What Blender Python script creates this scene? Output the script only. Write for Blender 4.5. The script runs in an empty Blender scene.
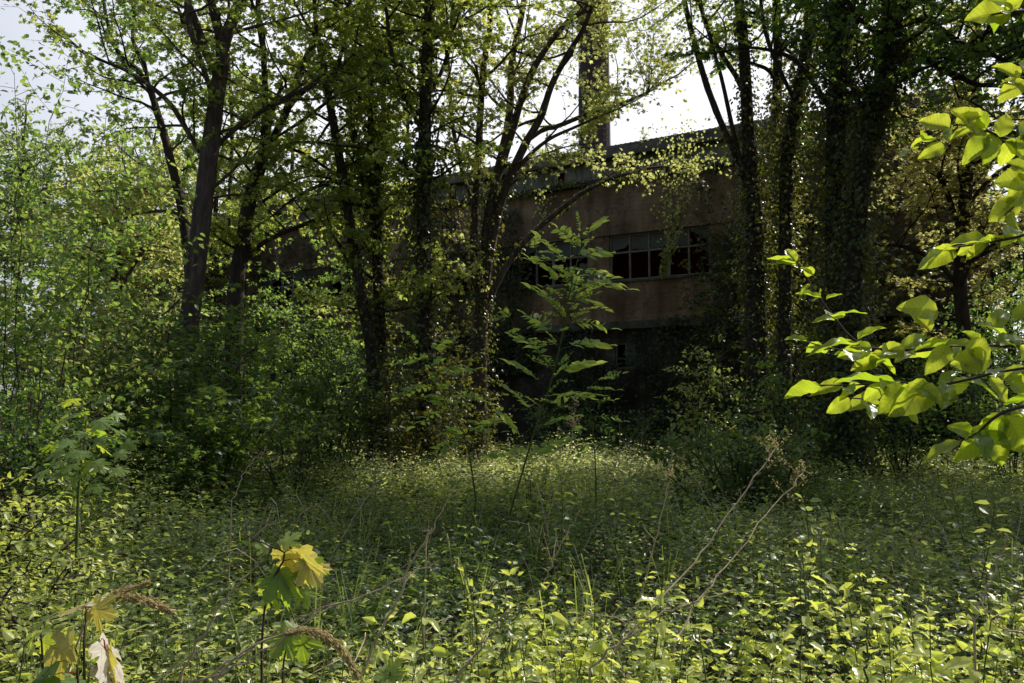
import bpy, math
import numpy as np
rng = np.random.default_rng(11)
sc = bpy.context.scene
COL = sc.collection
F = 796.0
PITCH = math.atan(58.5 / F)
CAM = np.array([0, 0, 1.6])
UP = np.array([0., 0., 1.])


def at(px, py, Y):
    """point in the place, Y metres ahead of the camera, that the photo shows at this pixel"""
    du = (px - 512) / F
    dv = (341.5 - py) / F
    r = np.array([du, math.cos(PITCH) - dv * math.sin(PITCH), math.sin(PITCH) + dv * math.cos(PITCH)])
    return CAM + r * (Y / r[1])


def unit(a):
    a = np.asarray(a, float)
    return a / np.maximum(np.linalg.norm(a, axis=-1, keepdims=True), 1e-9)


# ------------------------------------------------------------------ leaf templates
def tm(v, f):
    return np.array(v, float), np.array(f, int)


KITE = tm([(0, 0, 0), (.3, .45, .07), (0, 1, -.05), (-.3, .45, .07)], [(0, 1, 2), (0, 2, 3)])
NARROW = tm([(0, 0, 0), (.17, .45, .05), (0, 1, -.08), (-.17, .45, .05)], [(0, 1, 2), (0, 2, 3)])
OVAL = tm([(0, 0, 0), (0, .5, .0), (0, 1, -.12), (.27, .27, .07), (.24, .66, .03), (-.27, .27, .07), (-.24, .66, .03)],
          [(0, 3, 1), (3, 4, 1), (4, 2, 1), (0, 1, 5), (5, 1, 6), (6, 1, 2)])
ROUND = tm([(0, .35, .05), (0, 0, 0), (.36, .12, -.02), (.34, .55, 0), (0, 1, -.1), (-.34, .55, 0), (-.36, .12, -.02)],
           [(0, 1, 2), (0, 2, 3), (0, 3, 4), (0, 4, 5), (0, 5, 6), (0, 6, 1)])
MAPLE = tm([(0, .22, .06), (0, 0, 0), (.44, .02, -.06), (.26, .3, .02), (.56, .62, -.07), (.17, .55, .02), (0, 1, -.1),
            (-.17, .55, .02), (-.56, .62, -.07), (-.26, .3, .02), (-.44, .02, -.06)],
           [(0, k, k + 1) for k in range(1, 10)] + [(0, 10, 1)])
# toothed five lobed outline for the leaves near the camera
_mo = [(0, 0), (.10, -.06), (.30, -.10), (.46, -.04), (.40, .06), (.52, .12), (.36, .16), (.27, .20), (.42, .26), (.50, .38), (.66, .44),
       (.62, .54), (.70, .68), (.54, .64), (.48, .70), (.38, .58), (.24, .50), (.16, .50), (.18, .62), (.28, .72), (.20, .78), (.16, .92),
       (.07, .90), (0, 1.08)]
_v = [(0, .22, .03)] + [(x, y, -.30 * (x * x + .3 * y * y) + .012 * math.sin(9 * x + 5 * y)) for x, y in _mo]
_v += [(-x, y, -.26 * (x * x + .3 * y * y) + .012 * math.sin(7 * x + 8 * y)) for x, y in _mo[-2:0:-1]]
MAPLE_HI = tm(_v, [(0, k, k + 1) for k in range(1, len(_v) - 1)] + [(0, len(_v) - 1, 1)])


def grid_leaf(wmax=.42, nl=9, nw=4, cup=.12, droop=.25, wav=.03, tipp=1.5, seed=0):
    r = np.random.default_rng(seed)
    V = []
    Fc = []
    ph = r.uniform(0, 6, 3)
    for i in range(nl + 1):
        t = i / nl
        w = wmax * math.sin(math.pi * t ** .72) ** .72 * (1 - .18 * t ** tipp) if 0 < t < 1 else .004
        for j in range(-nw, nw + 1):
            s = j / nw
            z = cup * abs(s) ** 1.2 * w * 2.2 - droop * t * t + wav * math.sin(t * 17 + s * 3 + ph[0]) * abs(s) + .02 * math.sin(t * 9 + ph[1])
            V.append((s * w * (1 + .04 * math.sin(t * 40 + ph[2] + j) * (abs(s) > .9)), t + .10 * w * abs(s), z))
    m = 2 * nw + 1
    for i in range(nl):
        for j in range(m - 1):
            a = i * m + j
            Fc.append((a, a + 1, a + m + 1, a + m))
    return tm(V, Fc)


class Soup:
    def __init__(s):
        s.v = []; s.l = []; s.t = []; s.a = []; s.m = []; s.n = 0; s.sm = []; s.u = []

    def add(s, V, Fc, att=.5, mat=0, smooth=False, uv=None):
        V = np.asarray(V, float).reshape(-1, 3)
        Fc = np.asarray(Fc, int)
        s.v.append(V); s.l.append((Fc + s.n).ravel()); s.t.append(np.full(len(Fc), Fc.shape[1], int))
        s.a.append(np.broadcast_to(att, (len(V),)).astype(float)); s.m.append(np.full(len(Fc), mat, int))
        s.sm.append(np.full(len(Fc), smooth, bool)); s.u.append(np.zeros((len(V), 3)) if uv is None else uv)
        s.n += len(V)

    def leaves(s, P, D, N, S, T, att, mat=0, W=1.0, smooth=False):
        P = np.atleast_2d(P); n = len(P)
        if n == 0:
            return
        D = unit(np.broadcast_to(D, (n, 3)))
        X = unit(np.cross(D, np.broadcast_to(N, (n, 3)) + 1e-5))
        Z = np.cross(X, D)
        tv, tf = T
        S = np.broadcast_to(S, (n,)).reshape(n, 1, 1)
        W = np.broadcast_to(W, (n,)).reshape(n, 1, 1)
        V = P[:, None] + S * (W * tv[None, :, 0:1] * X[:, None] + tv[None, :, 1:2] * D[:, None] + tv[None, :, 2:3] * Z[:, None])
        k = len(tv)
        Fc = (tf[None] + (np.arange(n) * k)[:, None, None]).reshape(-1, tf.shape[1])
        s.add(V.reshape(-1, 3), Fc, np.repeat(np.broadcast_to(att, (n,)), k), mat, smooth, np.tile(tv, (n, 1)))

    def tube(s, pts, rad, sides=5, att=.5, mat=0, rough=0., cap=False):
        pts = np.asarray(pts, float); n = len(pts)
        rad = np.broadcast_to(rad, (n,))
        T = unit(np.gradient(pts, axis=0))
        ref = np.array([.31, .9, .17]) if abs(T[0][2]) > .5 else UP
        X = unit(np.cross(T, ref)); Y = np.cross(T, X)
        a = np.linspace(0, 2 * math.pi, sides, endpoint=False)
        R = rad[:, None] * (1 + rough * rng.normal(0, 1, (n, sides))) if rough else np.repeat(rad[:, None], sides, 1)
        V = pts[:, None] + R[..., None] * (np.cos(a)[None, :, None] * X[:, None] + np.sin(a)[None, :, None] * Y[:, None])
        i = np.arange(n - 1)[:, None] * sides; j = np.arange(sides)[None]
        j2 = (j + 1) % sides
        Fc = np.stack([i + j, i + j2, i + sides + j2, i + sides + j], -1).reshape(-1, 4)
        s.add(V.reshape(-1, 3), Fc, att, mat, True)

    def box(s, lo, hi, att=.5, mat=0):
        x0, y0, z0 = lo; x1, y1, z1 = hi
        V = [(x0, y0, z0), (x1, y0, z0), (x1, y1, z0), (x0, y1, z0), (x0, y0, z1), (x1, y0, z1), (x1, y1, z1), (x0, y1, z1)]
        s.add(V, [(0, 3, 2, 1), (4, 5, 6, 7), (0, 1, 5, 4), (1, 2, 6, 5), (2, 3, 7, 6), (3, 0, 4, 7)], att, mat)

    def build(s, name, mats, parent=None, uv=False):
        me = bpy.data.meshes.new(name)
        V = np.concatenate(s.v); L = np.concatenate(s.l); T = np.concatenate(s.t)
        me.vertices.add(len(V)); me.vertices.foreach_set('co', V.astype(np.float32).ravel())
        me.loops.add(len(L)); me.loops.foreach_set('vertex_index', L.astype(np.int32))
        me.polygons.add(len(T))
        me.polygons.foreach_set('loop_start', np.concatenate([[0], np.cumsum(T)[:-1]]).astype(np.int32))
        me.polygons.foreach_set('loop_total', T.astype(np.int32))
        me.polygons.foreach_set('material_index', np.concatenate(s.m).astype(np.int32))
        me.polygons.foreach_set('use_smooth', np.concatenate(s.sm))
        at_ = me.attributes.new('v', 'FLOAT', 'POINT')
        at_.data.foreach_set('value', np.concatenate(s.a).astype(np.float32))
        if uv:
            a2 = me.attributes.new('leafco', 'FLOAT_VECTOR', 'POINT')
            a2.data.foreach_set('vector', np.concatenate(s.u).astype(np.float32).ravel())
        for m in (mats if isinstance(mats, (list, tuple)) else [mats]):
            me.materials.append(m)
        me.update()
        o = bpy.data.objects.new(name, me)
        COL.objects.link(o)
        if parent:
            o.parent = parent
            o.matrix_parent_inverse = parent.matrix_basis.inverted()
        return o


def tag(o, label, cat, group=None, kind=None):
    o['label'] = label; o['category'] = cat
    if group: o['group'] = group
    if kind: o['kind'] = kind
    return o


def thing(name, label, cat, loc, group=None):
    o = bpy.data.objects.new(name, None)
    o.empty_display_size = .2
    COL.objects.link(o)
    o.location = loc
    return tag(o, label, cat, group)


# ------------------------------------------------------------------ materials
def newmat(name):
    m = bpy.data.materials.new(name); m.use_nodes = True
    nt = m.node_tree
    for n in list(nt.nodes): nt.nodes.remove(n)
    return m, nt, nt.nodes.new('ShaderNodeOutputMaterial')


def ramp(nt, stops, fac=None, interp='LINEAR'):
    r = nt.nodes.new('ShaderNodeValToRGB'); e = r.color_ramp.elements
    r.color_ramp.interpolation = interp
    while len(e) > len(stops): e.remove(e[-1])
    while len(e) < len(stops): e.new(1)
    for k, (p, c) in enumerate(stops):
        e[k].position = p; e[k].color = (*c, 1)
    if fac is not None: nt.links.new(fac, r.inputs[0])
    return r


def leaf_mat(name, dark, light, tdark, tlight, trans=.5, rough=.42, spec=.35, veins=0, vtype=0):
    wb = (.95, 1, .8) if name == 'plume' else (1.03, 1.0, 1.12)
    dark, light = [tuple(min(.8, q * 1.25 * k) for q, k in zip(c, wb)) for c in (dark, light)]
    tdark, tlight = [tuple(min(.85, q * 1.5 * k) for q, k in zip(c, wb)) for c in (tdark, tlight)]
    m, nt, out = newmat(name)
    a = nt.nodes.new('ShaderNodeAttribute'); a.attribute_name = 'v'
    fac = a.outputs['Fac']
    c1 = ramp(nt, [(0, dark), (1, light)], fac); c2 = ramp(nt, [(0, tdark), (1, tlight)], fac)
    o1, o2 = c1.outputs[0], c2.outputs[0]
    if veins:
        tx = nt.nodes.new('ShaderNodeTexCoord'); nz = nt.nodes.new('ShaderNodeTexNoise')
        nz.inputs['Scale'].default_value = veins; nz.inputs['Detail'].default_value = 6
        nt.links.new(tx.outputs['Object'], nz.inputs['Vector'])
        mv = ramp(nt, [(.27, (.42, .30, .16)), (.33, (.78, .76, .66)), (.62, (1, 1, 1))], nz.outputs['Fac'])
        la = nt.nodes.new('ShaderNodeAttribute'); la.attribute_name = 'leafco'
        sx = nt.nodes.new('ShaderNodeSeparateXYZ'); nt.links.new(la.outputs['Vector'], sx.inputs[0])

        def mt(op, a_, b_=None, c_=None):
            q = nt.nodes.new('ShaderNodeMath'); q.operation = op
            for i_, x_ in enumerate((a_, b_, c_)):
                if x_ is None: continue
                if isinstance(x_, (int, float)): q.inputs[i_].default_value = x_
                else: nt.links.new(x_, q.inputs[i_])
            return q.outputs[0]
        ax_ = mt('ABSOLUTE', sx.outputs[0])
        if vtype == 0:
            side_ = mt('PINGPONG', mt('SUBTRACT', sx.outputs[1], mt('MULTIPLY', ax_, .75)), .058)
            vein = mt('MINIMUM', side_, mt('MULTIPLY', ax_, .7))
            lo_, hi_ = .003, .012
        else:
            an_ = mt('ARCTAN2', ax_, mt('SUBTRACT', sx.outputs[1], .02))
            rr_ = mt('SQRT', mt('ADD', mt('MULTIPLY', ax_, ax_), mt('MULTIPLY', sx.outputs[1], sx.outputs[1])))
            side_ = mt('MULTIPLY', mt('PINGPONG', an_, .42), rr_)
            s2_ = mt('ADD', mt('PINGPONG', mt('ADD', rr_, mt('MULTIPLY', mt('PINGPONG', an_, .42), .5)), .05), .004)
            vein = mt('MINIMUM', side_, s2_)
            lo_, hi_ = .003, .016
        mr = nt.nodes.new('ShaderNodeMapRange'); mr.inputs['From Min'].default_value = lo_; mr.inputs['From Max'].default_value = hi_
        mr.inputs['To Min'].default_value = .68; mr.inputs['To Max'].default_value = 1.0
        nt.links.new(vein, mr.inputs['Value'])
        vm = nt.nodes.new('ShaderNodeMix'); vm.data_type = 'RGBA'; vm.blend_type = 'MULTIPLY'; vm.inputs[0].default_value = 1
        nt.links.new(mv.outputs[0], vm.inputs[6]); nt.links.new(mr.outputs[0], vm.inputs[7])
        for k in (0, 1):
            mx = nt.nodes.new('ShaderNodeMix'); mx.data_type = 'RGBA'; mx.blend_type = 'MULTIPLY'
            mx.inputs[0].default_value = .8
            nt.links.new((o1, o2)[k], mx.inputs[6]); nt.links.new(vm.outputs[2], mx.inputs[7])
            if k == 0: o1 = mx.outputs[2]
            else: o2 = mx.outputs[2]
    p = nt.nodes.new('ShaderNodeBsdfPrincipled')
    p.inputs['Roughness'].default_value = rough
    p.inputs['Specular IOR Level'].default_value = spec
    nt.links.new(o1, p.inputs['Base Color'])
    if veins:
        b = nt.nodes.new('ShaderNodeBump'); b.inputs['Strength'].default_value = .25; b.inputs['Distance'].default_value = .003
        nt.links.new(nz.outputs['Fac'], b.inputs['Height']); nt.links.new(b.outputs[0], p.inputs['Normal'])
    t = nt.nodes.new('ShaderNodeBsdfTranslucent'); nt.links.new(o2, t.inputs[0])
    mx = nt.nodes.new('ShaderNodeMixShader'); mx.inputs[0].default_value = trans
    nt.links.new(p.outputs[0], mx.inputs[1]); nt.links.new(t.outputs[0], mx.inputs[2])
    nt.links.new(mx.outputs[0], out.inputs[0])
    return m


def rough_mat(name, stops, scale=6, detail=8, rough=.9, bump=.4, dist=.02, stretch=(1, 1, 1), spec=.2, att=False, extra=None, streak=False):
    m, nt, out = newmat(name)
    tx = nt.nodes.new('ShaderNodeTexCoord'); mp = nt.nodes.new('ShaderNodeMapping')
    mp.inputs['Scale'].default_value = stretch
    nt.links.new(tx.outputs['Object'], mp.inputs[0])
    nz = nt.nodes.new('ShaderNodeTexNoise'); nz.inputs['Scale'].default_value = scale; nz.inputs['Detail'].default_value = detail
    nz.inputs['Roughness'].default_value = .62
    nt.links.new(mp.outputs[0], nz.inputs['Vector'])
    c = ramp(nt, stops, nz.outputs['Fac'])
    p = nt.nodes.new('ShaderNodeBsdfPrincipled'); p.inputs['Roughness'].default_value = rough
    p.inputs['Specular IOR Level'].default_value = spec
    col = c.outputs[0]
    if streak:     # rain streaks running down and fine cracks
        m3 = nt.nodes.new('ShaderNodeMapping'); m3.inputs['Scale'].default_value = (1.8, 1.8, .22); nt.links.new(tx.outputs['Object'], m3.inputs[0])
        n3 = nt.nodes.new('ShaderNodeTexNoise'); n3.inputs['Scale'].default_value = 1.2; n3.inputs['Detail'].default_value = 7; nt.links.new(m3.outputs[0], n3.inputs['Vector'])
        c3 = ramp(nt, [(.30, (.55, .52, .48)), (.52, (.95, .95, .95)), (.7, (1.0, 1.0, 1.0))], n3.outputs['Fac'])
        vo = nt.nodes.new('ShaderNodeTexVoronoi'); vo.feature = 'DISTANCE_TO_EDGE'; vo.inputs['Scale'].default_value = .8
        nm = nt.nodes.new('ShaderNodeVectorMath'); nm.operation = 'ADD'; nt.links.new(tx.outputs['Object'], nm.inputs[0]); nt.links.new(nz.outputs['Color'], nm.inputs[1]); nt.links.new(nm.outputs[0], vo.inputs['Vector'])
        c4 = ramp(nt, [(0, (.25, .22, .2)), (.012, (1, 1, 1))], vo.outputs['Distance'])
        w5 = nt.nodes.new('ShaderNodeTexWave'); w5.bands_direction = 'Z'; w5.inputs['Scale'].default_value = 2.1; w5.inputs['Distortion'].default_value = 1.2; w5.inputs['Detail'].default_value = 4
        nt.links.new(tx.outputs['Object'], w5.inputs['Vector'])
        c5 = ramp(nt, [(0, (.90, .89, .88)), (.3, (1, 1, 1))], w5.outputs['Fac'])
        for cc in (c3, c4, c5):
            mx = nt.nodes.new('ShaderNodeMix'); mx.data_type = 'RGBA'; mx.blend_type = 'MULTIPLY'; mx.inputs[0].default_value = 1
            nt.links.new(col, mx.inputs[6]); nt.links.new(cc.outputs[0], mx.inputs[7]); col = mx.outputs[2]
    if extra:      # large stains multiplied over
        n2 = nt.nodes.new('ShaderNodeTexNoise'); n2.inputs['Scale'].default_value = extra[0]; n2.inputs['Detail'].default_value = 5
        nt.links.new(tx.outputs['Object'], n2.inputs['Vector'])
        c2 = ramp(nt, [(.35, extra[1]), (.65, (1, 1, 1))], n2.outputs['Fac'])
        mx = nt.nodes.new('ShaderNodeMix'); mx.data_type = 'RGBA'; mx.blend_type = 'MULTIPLY'; mx.inputs[0].default_value = 1
        nt.links.new(col, mx.inputs[6]); nt.links.new(c2.outputs[0], mx.inputs[7]); col = mx.outputs[2]
    if att:
        a = nt.nodes.new('ShaderNodeAttribute'); a.attribute_name = 'v'
        mx = nt.nodes.new('ShaderNodeMix'); mx.data_type = 'RGBA'; mx.blend_type = 'MULTIPLY'; mx.inputs[0].default_value = 1
        nt.links.new(col, mx.inputs[6]); nt.links.new(a.outputs['Fac'], mx.inputs[7]); col = mx.outputs[2]
    nt.links.new(col, p.inputs['Base Color'])
    b = nt.nodes.new('ShaderNodeBump'); b.inputs['Strength'].default_value = bump; b.inputs['Distance'].default_value = dist
    nt.links.new(nz.outputs['Fac'], b.inputs['Height']); nt.links.new(b.outputs[0], p.inputs['Normal'])
    nt.links.new(p.outputs[0], out.inputs[0])
    return m


M = {}
M['leaf_maple'] = leaf_mat('leaf_maple', (.035, .065, .014), (.09, .13, .03), (.22, .36, .03), (.55, .57, .12), .6, .38, .45)
M['leaf_yellow'] = leaf_mat('leaf_yellow', (.06, .09, .02), (.17, .19, .06), (.30, .38, .05), (.57, .57, .18), .6, .4, .4)
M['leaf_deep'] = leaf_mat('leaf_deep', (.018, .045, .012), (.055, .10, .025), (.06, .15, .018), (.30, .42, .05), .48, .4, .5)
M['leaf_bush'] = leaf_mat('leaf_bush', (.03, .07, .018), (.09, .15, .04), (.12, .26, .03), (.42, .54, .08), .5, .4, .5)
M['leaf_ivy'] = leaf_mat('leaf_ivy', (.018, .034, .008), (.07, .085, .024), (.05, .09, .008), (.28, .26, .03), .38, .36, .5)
M['leaf_gold'] = leaf_mat('leaf_gold', (.12, .115, .03), (.26, .24, .09), (.42, .42, .07), (.57, .55, .2), .5)
M['leaf_under'] = leaf_mat('leaf_under', (.022, .050, .014), (.15, .20, .065), (.09, .19, .02), (.50, .55, .10), .46, .36, .55)
M['leaf_lit_strip'] = leaf_mat('leaf_lit_strip', (.40, .46, .18), (.62, .64, .34), (.48, .54, .12), (.57, .57, .22), .6, .32, .7)  # undergrowth leaf lightened: the far strip's sunlight is put into its colour
M['leaf_bleached'] = leaf_mat('leaf_bleached', (.40, .36, .26), (.66, .60, .48), (.40, .36, .12), (.56, .50, .22), .35, .4, .5, veins=40, vtype=1)
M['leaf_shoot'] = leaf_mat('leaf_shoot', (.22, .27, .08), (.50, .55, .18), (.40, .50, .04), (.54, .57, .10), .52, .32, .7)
M['leaf_near'] = leaf_mat('leaf_near', (.05, .10, .014), (.11, .17, .03), (.26, .40, .012), (.50, .57, .04), .62, .3, .6, veins=30)
M['leaf_sapling'] = leaf_mat('leaf_sapling', (.08, .17, .035), (.17, .30, .07), (.30, .50, .04), (.52, .57, .10), .56, .4, .4)
M['leaf_turning'] = leaf_mat('leaf_turning', (.16, .20, .05), (.56, .48, .11), (.38, .44, .03), (.57, .50, .08), .45, .32, .5, veins=40, vtype=1)
M['leaf_fresh'] = leaf_mat('leaf_fresh', (.08, .14, .03), (.18, .26, .08), (.24, .42, .02), (.50, .57, .05), .5, .36, .5, veins=40, vtype=1)
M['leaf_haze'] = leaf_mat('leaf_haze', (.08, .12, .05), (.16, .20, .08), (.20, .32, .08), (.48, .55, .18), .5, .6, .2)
M['bark'] = rough_mat('bark', [(.3, (.045, .032, .026)), (.55, (.115, .082, .066)), (.75, (.20, .15, .12))], 14, 8, .9, .8, .02, (1, 1, .22))
M['bark_dark'] = rough_mat('bark_dark', [(.3, (.024, .018, .014)), (.6, (.07, .052, .04)), (.8, (.13, .10, .075))], 16, 8, .9, .8, .02, (1, 1, .25))
M['twig'] = rough_mat('twig', [(.3, (.05, .036, .024)), (.7, (.10, .075, .05))], 20, 4, .85, .2, .002)
M['green_stem'] = rough_mat('green_stem', [(.3, (.05, .08, .02)), (.7, (.11, .14, .035))], 20, 4, .6, .2, .002)
M['dry'] = rough_mat('dry', [(.3, (.30, .225, .145)), (.7, (.62, .50, .35))], 40, 4, .8, .3, .001, spec=.3)
M['plume'] = leaf_mat('plume', (.28, .20, .12), (.58, .46, .30), (.22, .155, .085), (.40, .32, .20), .4, .7, .1)
M['red_stem'] = rough_mat('red_stem', [(.3, (.22, .04, .02)), (.7, (.35, .08, .03))], 20, 3, .5, .1, .001)
M['soil'] = rough_mat('soil', [(.3, (.018, .014, .010)), (.55, (.04, .032, .022)), (.75, (.075, .06, .04))], 3, 10, .95, .8, .05)
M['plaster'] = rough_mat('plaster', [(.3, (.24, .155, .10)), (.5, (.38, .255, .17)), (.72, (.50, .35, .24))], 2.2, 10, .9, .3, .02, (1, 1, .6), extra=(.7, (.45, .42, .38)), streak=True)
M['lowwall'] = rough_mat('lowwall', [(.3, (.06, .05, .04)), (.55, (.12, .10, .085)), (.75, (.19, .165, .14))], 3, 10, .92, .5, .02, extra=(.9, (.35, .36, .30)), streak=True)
M['concrete'] = rough_mat('concrete', [(.3, (.13, .12, .10)), (.6, (.24, .22, .19)), (.75, (.32, .30, .27))], 4, 9, .9, .4, .01, extra=(1.2, (.45, .45, .40)), streak=True)
M['sheet'] = rough_mat('sheet', [(.3, (.30, .285, .22)), (.6, (.46, .44, .34)), (.78, (.60, .57, .45))], 5, 8, .8, .3, .01, (1, 1, .3), extra=(.8, (.42, .44, .40)), streak=True)
M['roofing'] = rough_mat('roofing', [(.3, (.13, .115, .09)), (.6, (.23, .205, .165)), (.78, (.34, .31, .25))], 3, 8, .8, .3, .01, extra=(1., (.5, .5, .45)))
M['frame'] = rough_mat('frame', [(.3, (.15, .125, .095)), (.7, (.32, .28, .21))], 9, 6, .7, .2, .005)
M['inside'] = rough_mat('inside', [(.3, (.16, .03, .025)), (.7, (.30, .06, .045))], 1.2, 5, .9, .1, .01)
M['gutter'] = rough_mat('gutter', [(.3, (.035, .03, .026)), (.7, (.09, .08, .07))], 5, 6, .7, .3, .01)


def glass_mat():
    m, nt, out = newmat('dusty_glass')
    p = nt.nodes.new('ShaderNodeBsdfPrincipled'); p.inputs['Roughness'].default_value = .25
    p.inputs['Base Color'].default_value = (.10, .10, .085, 1)
    tx = nt.nodes.new('ShaderNodeTexCoord'); nz = nt.nodes.new('ShaderNodeTexNoise'); nz.inputs['Scale'].default_value = 2.5
    nt.links.new(tx.outputs['Object'], nz.inputs['Vector'])
    r = ramp(nt, [(.3, (.5, .5, .5)), (.7, (.85, .85, .85))], nz.outputs['Fac'])
    nt.links.new(r.outputs[0], p.inputs['Roughness'])
    nt.links.new(p.outputs[0], out.inputs[0])
    return m


def brick_mat():
    m, nt, out = newmat('chimney_brick')
    tx = nt.nodes.new('ShaderNodeTexCoord'); sp = nt.nodes.new('ShaderNodeSeparateXYZ')
    nt.links.new(tx.outputs['Object'], sp.inputs[0])
    an = nt.nodes.new('ShaderNodeMath'); an.operation = 'ARCTAN2'
    nt.links.new(sp.outputs[1], an.inputs[0]); nt.links.new(sp.outputs[0], an.inputs[1])
    cb = nt.nodes.new('ShaderNodeCombineXYZ'); nt.links.new(an.outputs[0], cb.inputs[0]); nt.links.new(sp.outputs[2], cb.inputs[1])
    br = nt.nodes.new('ShaderNodeTexBrick'); br.inputs['Scale'].default_value = 1
    br.inputs['Color1'].default_value = (.055, .035, .036, 1); br.inputs['Color2'].default_value = (.085, .055, .052, 1)
    br.inputs['Mortar'].default_value = (.05, .045, .045, 1)
    br.inputs['Brick Width'].default_value = .26; br.inputs['Row Height'].default_value = .085; br.inputs['Mortar Size'].default_value = .012
    nt.links.new(cb.outputs[0], br.inputs['Vector'])
    p = nt.nodes.new('ShaderNodeBsdfPrincipled'); p.inputs['Roughness'].default_value = .9
    nt.links.new(br.outputs[0], p.inputs['Base Color']); nt.links.new(p.outputs[0], out.inputs[0])
    return m


M['glass'] = glass_mat()
M['brick'] = brick_mat()

# ------------------------------------------------------------------ light, world, camera
AZ, EL = math.radians(51), math.radians(46)
w = bpy.data.worlds.new('World'); sc.world = w; w.use_nodes = True
nt = w.node_tree; bg = nt.nodes['Background']
sky = nt.nodes.new('ShaderNodeTexSky'); sky.sky_type = 'NISHITA'; sky.sun_disc = False
sky.sun_elevation = EL; sky.sun_rotation = AZ; sky.dust_density = 3.0; sky.air_density = 1.0; sky.ozone_density = 1.2
hz_ = nt.nodes.new('ShaderNodeMix'); hz_.data_type = 'RGBA'; hz_.inputs[0].default_value = .45
tc_ = nt.nodes.new('ShaderNodeTexCoord'); dt_ = nt.nodes.new('ShaderNodeVectorMath'); dt_.operation = 'DOT_PRODUCT'
dt_.inputs[1].default_value = (math.sin(AZ * .55) * math.cos(EL * .6), math.cos(AZ * .55) * math.cos(EL * .6), math.sin(EL * .6))
nt.links.new(tc_.outputs['Generated'], dt_.inputs[0])
mr_ = nt.nodes.new('ShaderNodeMapRange'); mr_.inputs['From Min'].default_value = .18; mr_.inputs['From Max'].default_value = .85
mr_.inputs['To Min'].default_value = .04; mr_.inputs['To Max'].default_value = .85; mr_.interpolation_type = 'SMOOTHSTEP'
nt.links.new(dt_.outputs['Value'], mr_.inputs['Value']); nt.links.new(mr_.outputs[0], hz_.inputs[0])
hz_.inputs[7].default_value = (12.2, 12.4, 13.0, 1)      # thin bright haze over the clear sky
nt.links.new(sky.outputs[0], hz_.inputs[6]); nt.links.new(hz_.outputs[2], bg.inputs[0]); bg.inputs[1].default_value = .10
sl = bpy.data.lights.new('sun', 'SUN'); sl.energy = 5.0; sl.angle = math.radians(.53); sl.color = (1, .93, .82)
so = bpy.data.objects.new('sun', sl); COL.objects.link(so)
from mathutils import Vector
sd = Vector((math.sin(AZ) * math.cos(EL), math.cos(AZ) * math.cos(EL), math.sin(EL)))
so.rotation_euler = sd.to_track_quat('Z', 'Y').to_euler()
so.location = (12, 18, 25)
cd = bpy.data.cameras.new('camera'); co = bpy.data.objects.new('camera', cd); COL.objects.link(co)
cd.sensor_width = 36; cd.lens = F / 1024 * 36; cd.clip_start = .05; cd.clip_end = 4000
co.location = CAM; co.rotation_euler = (math.radians(90) + PITCH, 0, 0)
sc.camera = co
sc.view_settings.view_transform = 'Standard'; sc.view_settings.look = 'None'; sc.view_settings.exposure = 0
sc.cycles.max_bounces = 8; sc.cycles.diffuse_bounces = 6; sc.cycles.glossy_bounces = 2; sc.cycles.transmission_bounces = 6
sc.cycles.transparent_max_bounces = 4; sc.cycles.caustics_reflective = False; sc.cycles.caustics_refractive = False
sc.cycles.sample_clamp_indirect = 8


# ------------------------------------------------------------------ generators
def spline(P, n):
    P = np.asarray(P, float)
    if len(P) == 2:
        t = np.linspace(0, 1, n)[:, None]
        return P[0] * (1 - t) + P[1] * t
    Q = np.vstack([2 * P[0] - P[1], P, 2 * P[-1] - P[-2]])
    seg = np.linspace(0, len(P) - 1 - 1e-6, n)
    i = seg.astype(int); t = (seg - i)[:, None]
    a, b, c, d = Q[i], Q[i + 1], Q[i + 2], Q[i + 3]
    return .5 * (2 * b + (c - a) * t + (2 * a - 5 * b + 4 * c - d) * t * t + (3 * b - a - 3 * c + d) * t ** 3)


def walk(p0, d, L, n=7, wob=.18, rise=.0):
    d = unit(d); pts = [np.array(p0, float)]
    for k in range(n - 1):
        d = unit(d + rng.normal(0, wob, 3) + np.array([0, 0, rise]))
        pts.append(pts[-1] + d * L / (n - 1))
    return np.array(pts)


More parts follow.
